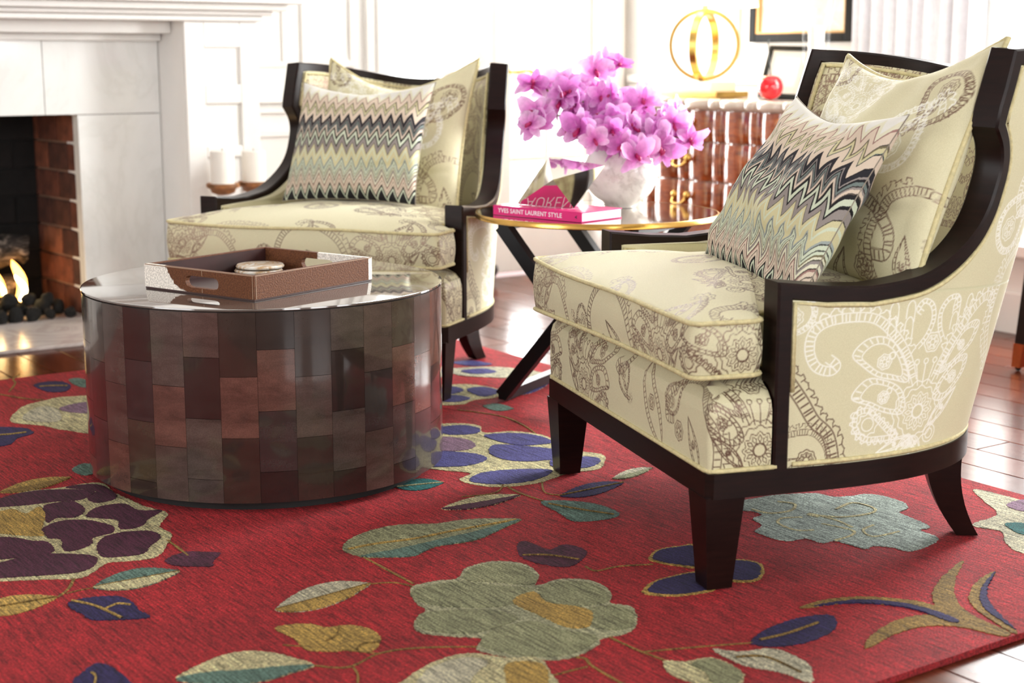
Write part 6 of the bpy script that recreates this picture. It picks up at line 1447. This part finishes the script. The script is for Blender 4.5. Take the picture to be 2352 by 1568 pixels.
for yy in (YA + 0.05, YBc - 0.05):
    for xx in (0.0, 0.33):
        b = MB(); b.lathe([(0.03, 0.0), (0.035, 0.02), (0.02, 0.06), (0.025, 0.15), (0.04, 0.24), (0.045, 0.31)], 16, (xx, yy)); b.build('leg', 'commode_wood', cm, True, 50)

# ------------------------------------------------------------------ things on the commode
CT = 0.786
lp = thing('table_lamp', 'gold table lamp with two crossed hoops and a white shade on the commode', 'lamp', room(4.07, 4.51, CT), ROT)
boxes([((-0.085, -0.165, 0), (0.085, 0.165, 0.022))], 0.003).build('foot', 'gold', lp)
boxes([((-0.065, -0.115, 0.022), (0.065, 0.115, 0.060))], 0.003).build('base_block', 'white_block', lp)
def hoop(Rh, wd, th, ang, name):
    n = 72; v = []; f = []
    for i in range(n):
        a_ = 2 * math.pi * i / n
        for (r_, q) in ((Rh, -wd / 2), (Rh, wd / 2), (Rh - th, wd / 2), (Rh - th, -wd / 2)):
            x_, y_, z_ = q, r_ * math.cos(a_), r_ * math.sin(a_); v.append((x_ * math.cos(ang) - y_ * math.sin(ang), x_ * math.sin(ang) + y_ * math.cos(ang), z_ + 0.06 + Rh))
    for i in range(n):
        for k in range(4): j = (i + 1) % n; f.append((i * 4 + k, i * 4 + (k + 1) % 4, j * 4 + (k + 1) % 4, j * 4 + k))
    me = mesh(name, v, f, True); me.set_sharp_from_angle(angle=40 * D2R); obj(name, me, 'gold', lp)
RH = 0.142
hoop(0.212 * 0.66, 0.030, 0.006, 0.0, 'hoop'); 

for c in [c for c in lp.children if c.name.startswith('hoop')]: bpy.data.objects.remove(c)
RH = 0.138
hoop(RH, 0.026, 0.016, 0.84, 'hoop'); hoop(RH - 0.004, 0.028, 0.014, 2.05, 'hoop')
b = MB(); zt_l = 0.06 + 2 * RH
b.lathe([(0.012, zt_l - 0.004), (0.012, zt_l + 0.05), (0.006, zt_l + 0.055), (0.006, zt_l + 0.2)], 16); b.build('neck', 'gold', lp, True, 50)
b = MB(); zsd = zt_l + 0.006
b.lathe([(0.205, zsd), (0.16, zsd + 0.26)], 48, cap=False); b.lathe([(0.202, zsd), (0.157, zsd + 0.26)], 48, cap=False); b.build('shade', 'lamp_shade', lp, True)
bl = bpy.data.lights.new('lamp_bulb', 'POINT'); bl.energy = 6; bl.color = (1, 0.8, 0.55); bl.shadow_soft_size = 0.04; bo = bpy.data.objects.new('lamp_bulb', bl); COL.objects.link(bo); bo.parent = lp; bo.location = (0, 0, zsd + 0.12)

# small leaning photo frame
fr_ = thing('photo_frame', 'small black photo frame leaning behind the red cherry', 'photo frame', room(4.10, 4.13, CT + 0.003), ROT)
fr_.rotation_euler = (Matrix.Rotation(ROT, 3, 'Z') @ Matrix.Rotation(0.30, 3, 'Y') @ Matrix.Rotation(0.08, 3, 'Z')).to_euler()
hy_, hz_ = 0.105, 0.20
boxes([((0, -hy_, 0), (0.016, -hy_ + 0.02, hz_)), ((0, hy_ - 0.02, 0), (0.016, hy_, hz_)), ((0, -hy_ + 0.02, 0), (0.016, hy_ - 0.02, 0.018)), ((0, -hy_ + 0.02, hz_ - 0.018), (0.016, hy_ - 0.02, hz_))], 0.002).build('frame', 'black_frame', fr_)
boxes([((0.006, -hy_ + 0.02, 0.018), (0.012, hy_ - 0.02, hz_ - 0.018))]).build('mat', 'mat_board', fr_)
boxes([((0.0045, -hy_ + 0.045, 0.045), (0.0065, hy_ - 0.045, hz_ - 0.045))]).build('print', 'paper', fr_)
boxes([((0.0025, -hy_ + 0.02, 0.018), (0.0035, hy_ - 0.02, hz_ - 0.018))]).build('glass', 'clear_glass', fr_)
# glossy cherry with a thin stem
ch = thing('cherry_sculpture', 'glossy red cherry sculpture with a thin stem on the commode', 'sculpture', room(3.96, 4.03, CT), 0)
b = MB(); prof = []
for t in np.linspace(-math.pi / 2, math.pi / 2, 24): prof.append((0.0455 * math.cos(t) + 0.0006, 0.046 + 0.046 * math.sin(t) * (1 if t < 1.1 else 0.94)))
b.lathe(prof, 40); b.build('fruit', 'red_gloss', ch, True)
b = MB(); b.tube([(0, 0, 0.086), (-0.004, 0, 0.12), (-0.009, 0, 0.16), (-0.012, 0, 0.20), (-0.010, 0, 0.215)], [0.0022, 0.0018, 0.0018, 0.0022, 0.0034], 8); b.build('stem', 'stem_grey', ch, True)
# tall clear glass hurricane
gv = thing('glass_hurricane', 'tall clear glass hurricane holding a white candle at the right of the commode', 'hurricane lamp', room(4.05, 3.90, CT), 0)
b = MB(); b.lathe([(0.045, 0.0), (0.05, 0.012), (0.02, 0.03), (0.016, 0.07), (0.042, 0.10), (0.048, 0.14), (0.050, 0.22), (0.058, 0.27), (0.075, 0.34), (0.078, 0.42)], 36, cap=False); b.build('glass', 'clear_glass', gv, True, 60)
b = MB(); b.lathe([(0.028, 0.108), (0.028, 0.26), (0.005, 0.262)], 24); b.build('candle', 'candle_wax', gv, True, 50)

# picture on the right-hand wall
pc_ = thing('wall_picture', 'large black framed picture with cream mat on the wall above the commode', 'picture', room(WX - 0.001, 4.305, 0.995), ROT)
PW, PH = 0.275, 0.62
boxes([((-0.03, -PW, 0), (0, -PW + 0.036, PH)), ((-0.03, PW - 0.036, 0), (0, PW, PH)), ((-0.03, -PW + 0.036, 0), (0, PW - 0.036, 0.034)), ((-0.03, -PW + 0.036, PH - 0.034), (0, PW - 0.036, PH))], 0.003).build('frame', 'black_frame', pc_)
boxes([((-0.026, -PW + 0.036, 0.034), (-0.006, -PW + 0.044, PH - 0.034)), ((-0.026, PW - 0.052, 0.034), (-0.006, PW - 0.036, PH - 0.034)), ((-0.026, -PW + 0.044, 0.034), (-0.006, PW - 0.052, 0.042)), ((-0.026, -PW + 0.044, PH - 0.042), (-0.006, PW - 0.052, PH - 0.034))]).build('liner', 'tan_liner', pc_)
boxes([((-0.010, -PW + 0.044, 0.042), (-0.005, PW - 0.052, PH - 0.042))]).build('mat', 'mat_board', pc_)
boxes([((-0.0115, -PW + 0.12, 0.12), (-0.0095, PW - 0.12, PH - 0.12))]).build('print', 'art_print', pc_)
boxes([((-0.016, -PW + 0.044, 0.042), (-0.0145, PW - 0.052, PH - 0.042))]).build('glass', 'clear_glass', pc_)

# ------------------------------------------------------------------ dark stool at the right edge, mostly outside the frame
sl = thing('stool', 'dark wooden stool leg with copper cap at the right edge behind the armchair', 'stool', room(3.90, 2.82, 0), ROT)
def stool_leg(cx_, cy_, ox, oy):
    v = []; h0, h1 = 0.014, 0.027
    for z, h, k in ((0.012, h0, 0.0), (0.085, 0.017, 0.15), (0.47, h1, 1.0)):
        for sx, sy in ((-1, -1), (1, -1), (1, 1), (-1, 1)): v.append((cx_ + ox * k + sx * h, cy_ + oy * k + sy * h, z))
    def seg(a_, b_, nm, mt, par, g=0.0):
        vv_ = v[a_ * 4:a_ * 4 + 4] + v[b_ * 4:b_ * 4 + 4]
        if g: c0 = np.array(vv_[:4]).mean(0); c1 = np.array(vv_[4:]).mean(0); vv_ = [tuple(c0 + (np.array(q) - c0) * g) for q in vv_[:4]] + [tuple(c1 + (np.array(q) - c1) * g) for q in vv_[4:]]
        return obj(nm, mesh(nm, vv_, [(3, 2, 1, 0), (4, 5, 6, 7)] + [(i, (i + 1) % 4, 4 + (i + 1) % 4, 4 + i) for i in range(4)]), mt, par)
    lg = seg(0, 2, 'leg', 'dark_wood', sl); seg(0, 1, 'cap', 'copper_cap', lg, 1.06)
    b = MB(); vv_, ff_ = ico(0.011, 2, 0.0, 1); b.add([(x_ + cx_, y_ + cy_, z_ + 0.011) for x_, y_, z_ in vv_], ff_); b.build('caster', 'black_steel', lg, True)
for cx_, cy_, ox, oy in ((-0.03, 0.02, 0.045, -0.03), (-0.03, -0.44, 0.045, 0.03), (0.40, 0.02, -0.045, -0.03), (0.40, -0.44, -0.045, 0.03)): stool_leg(cx_, cy_, ox, oy)
boxes([((-0.02, -0.44, 0.42), (0.39, 0.02, 0.47))], 0.006).build('apron', 'dark_wood', sl)
boxes([((-0.03, -0.45, 0.47), (0.40, 0.03, 0.53))], 0.02).build('seat', 'jacquard', sl)

# stacked dark stones on the floor by the doors, seen past the far armchair
for i, (z, s, sq, lab) in enumerate(((0.052, 0.058, (1, 0.9, 0.9), 'dark grey stone on the floor behind the far armchair, lower of two'), (0.147, 0.045, (0.9, 0.8, 0.95), 'dark grey stone balanced on another behind the far armchair'))):
    v, f = ico(s, 3, 0.08, 30 + i, sq); o = obj('stone', mesh('stone', v, f, True), 'stone_dark'); o.location = room(3.555, 5.28, z); setprops(o, lab, 'stone', 'stacked stones')
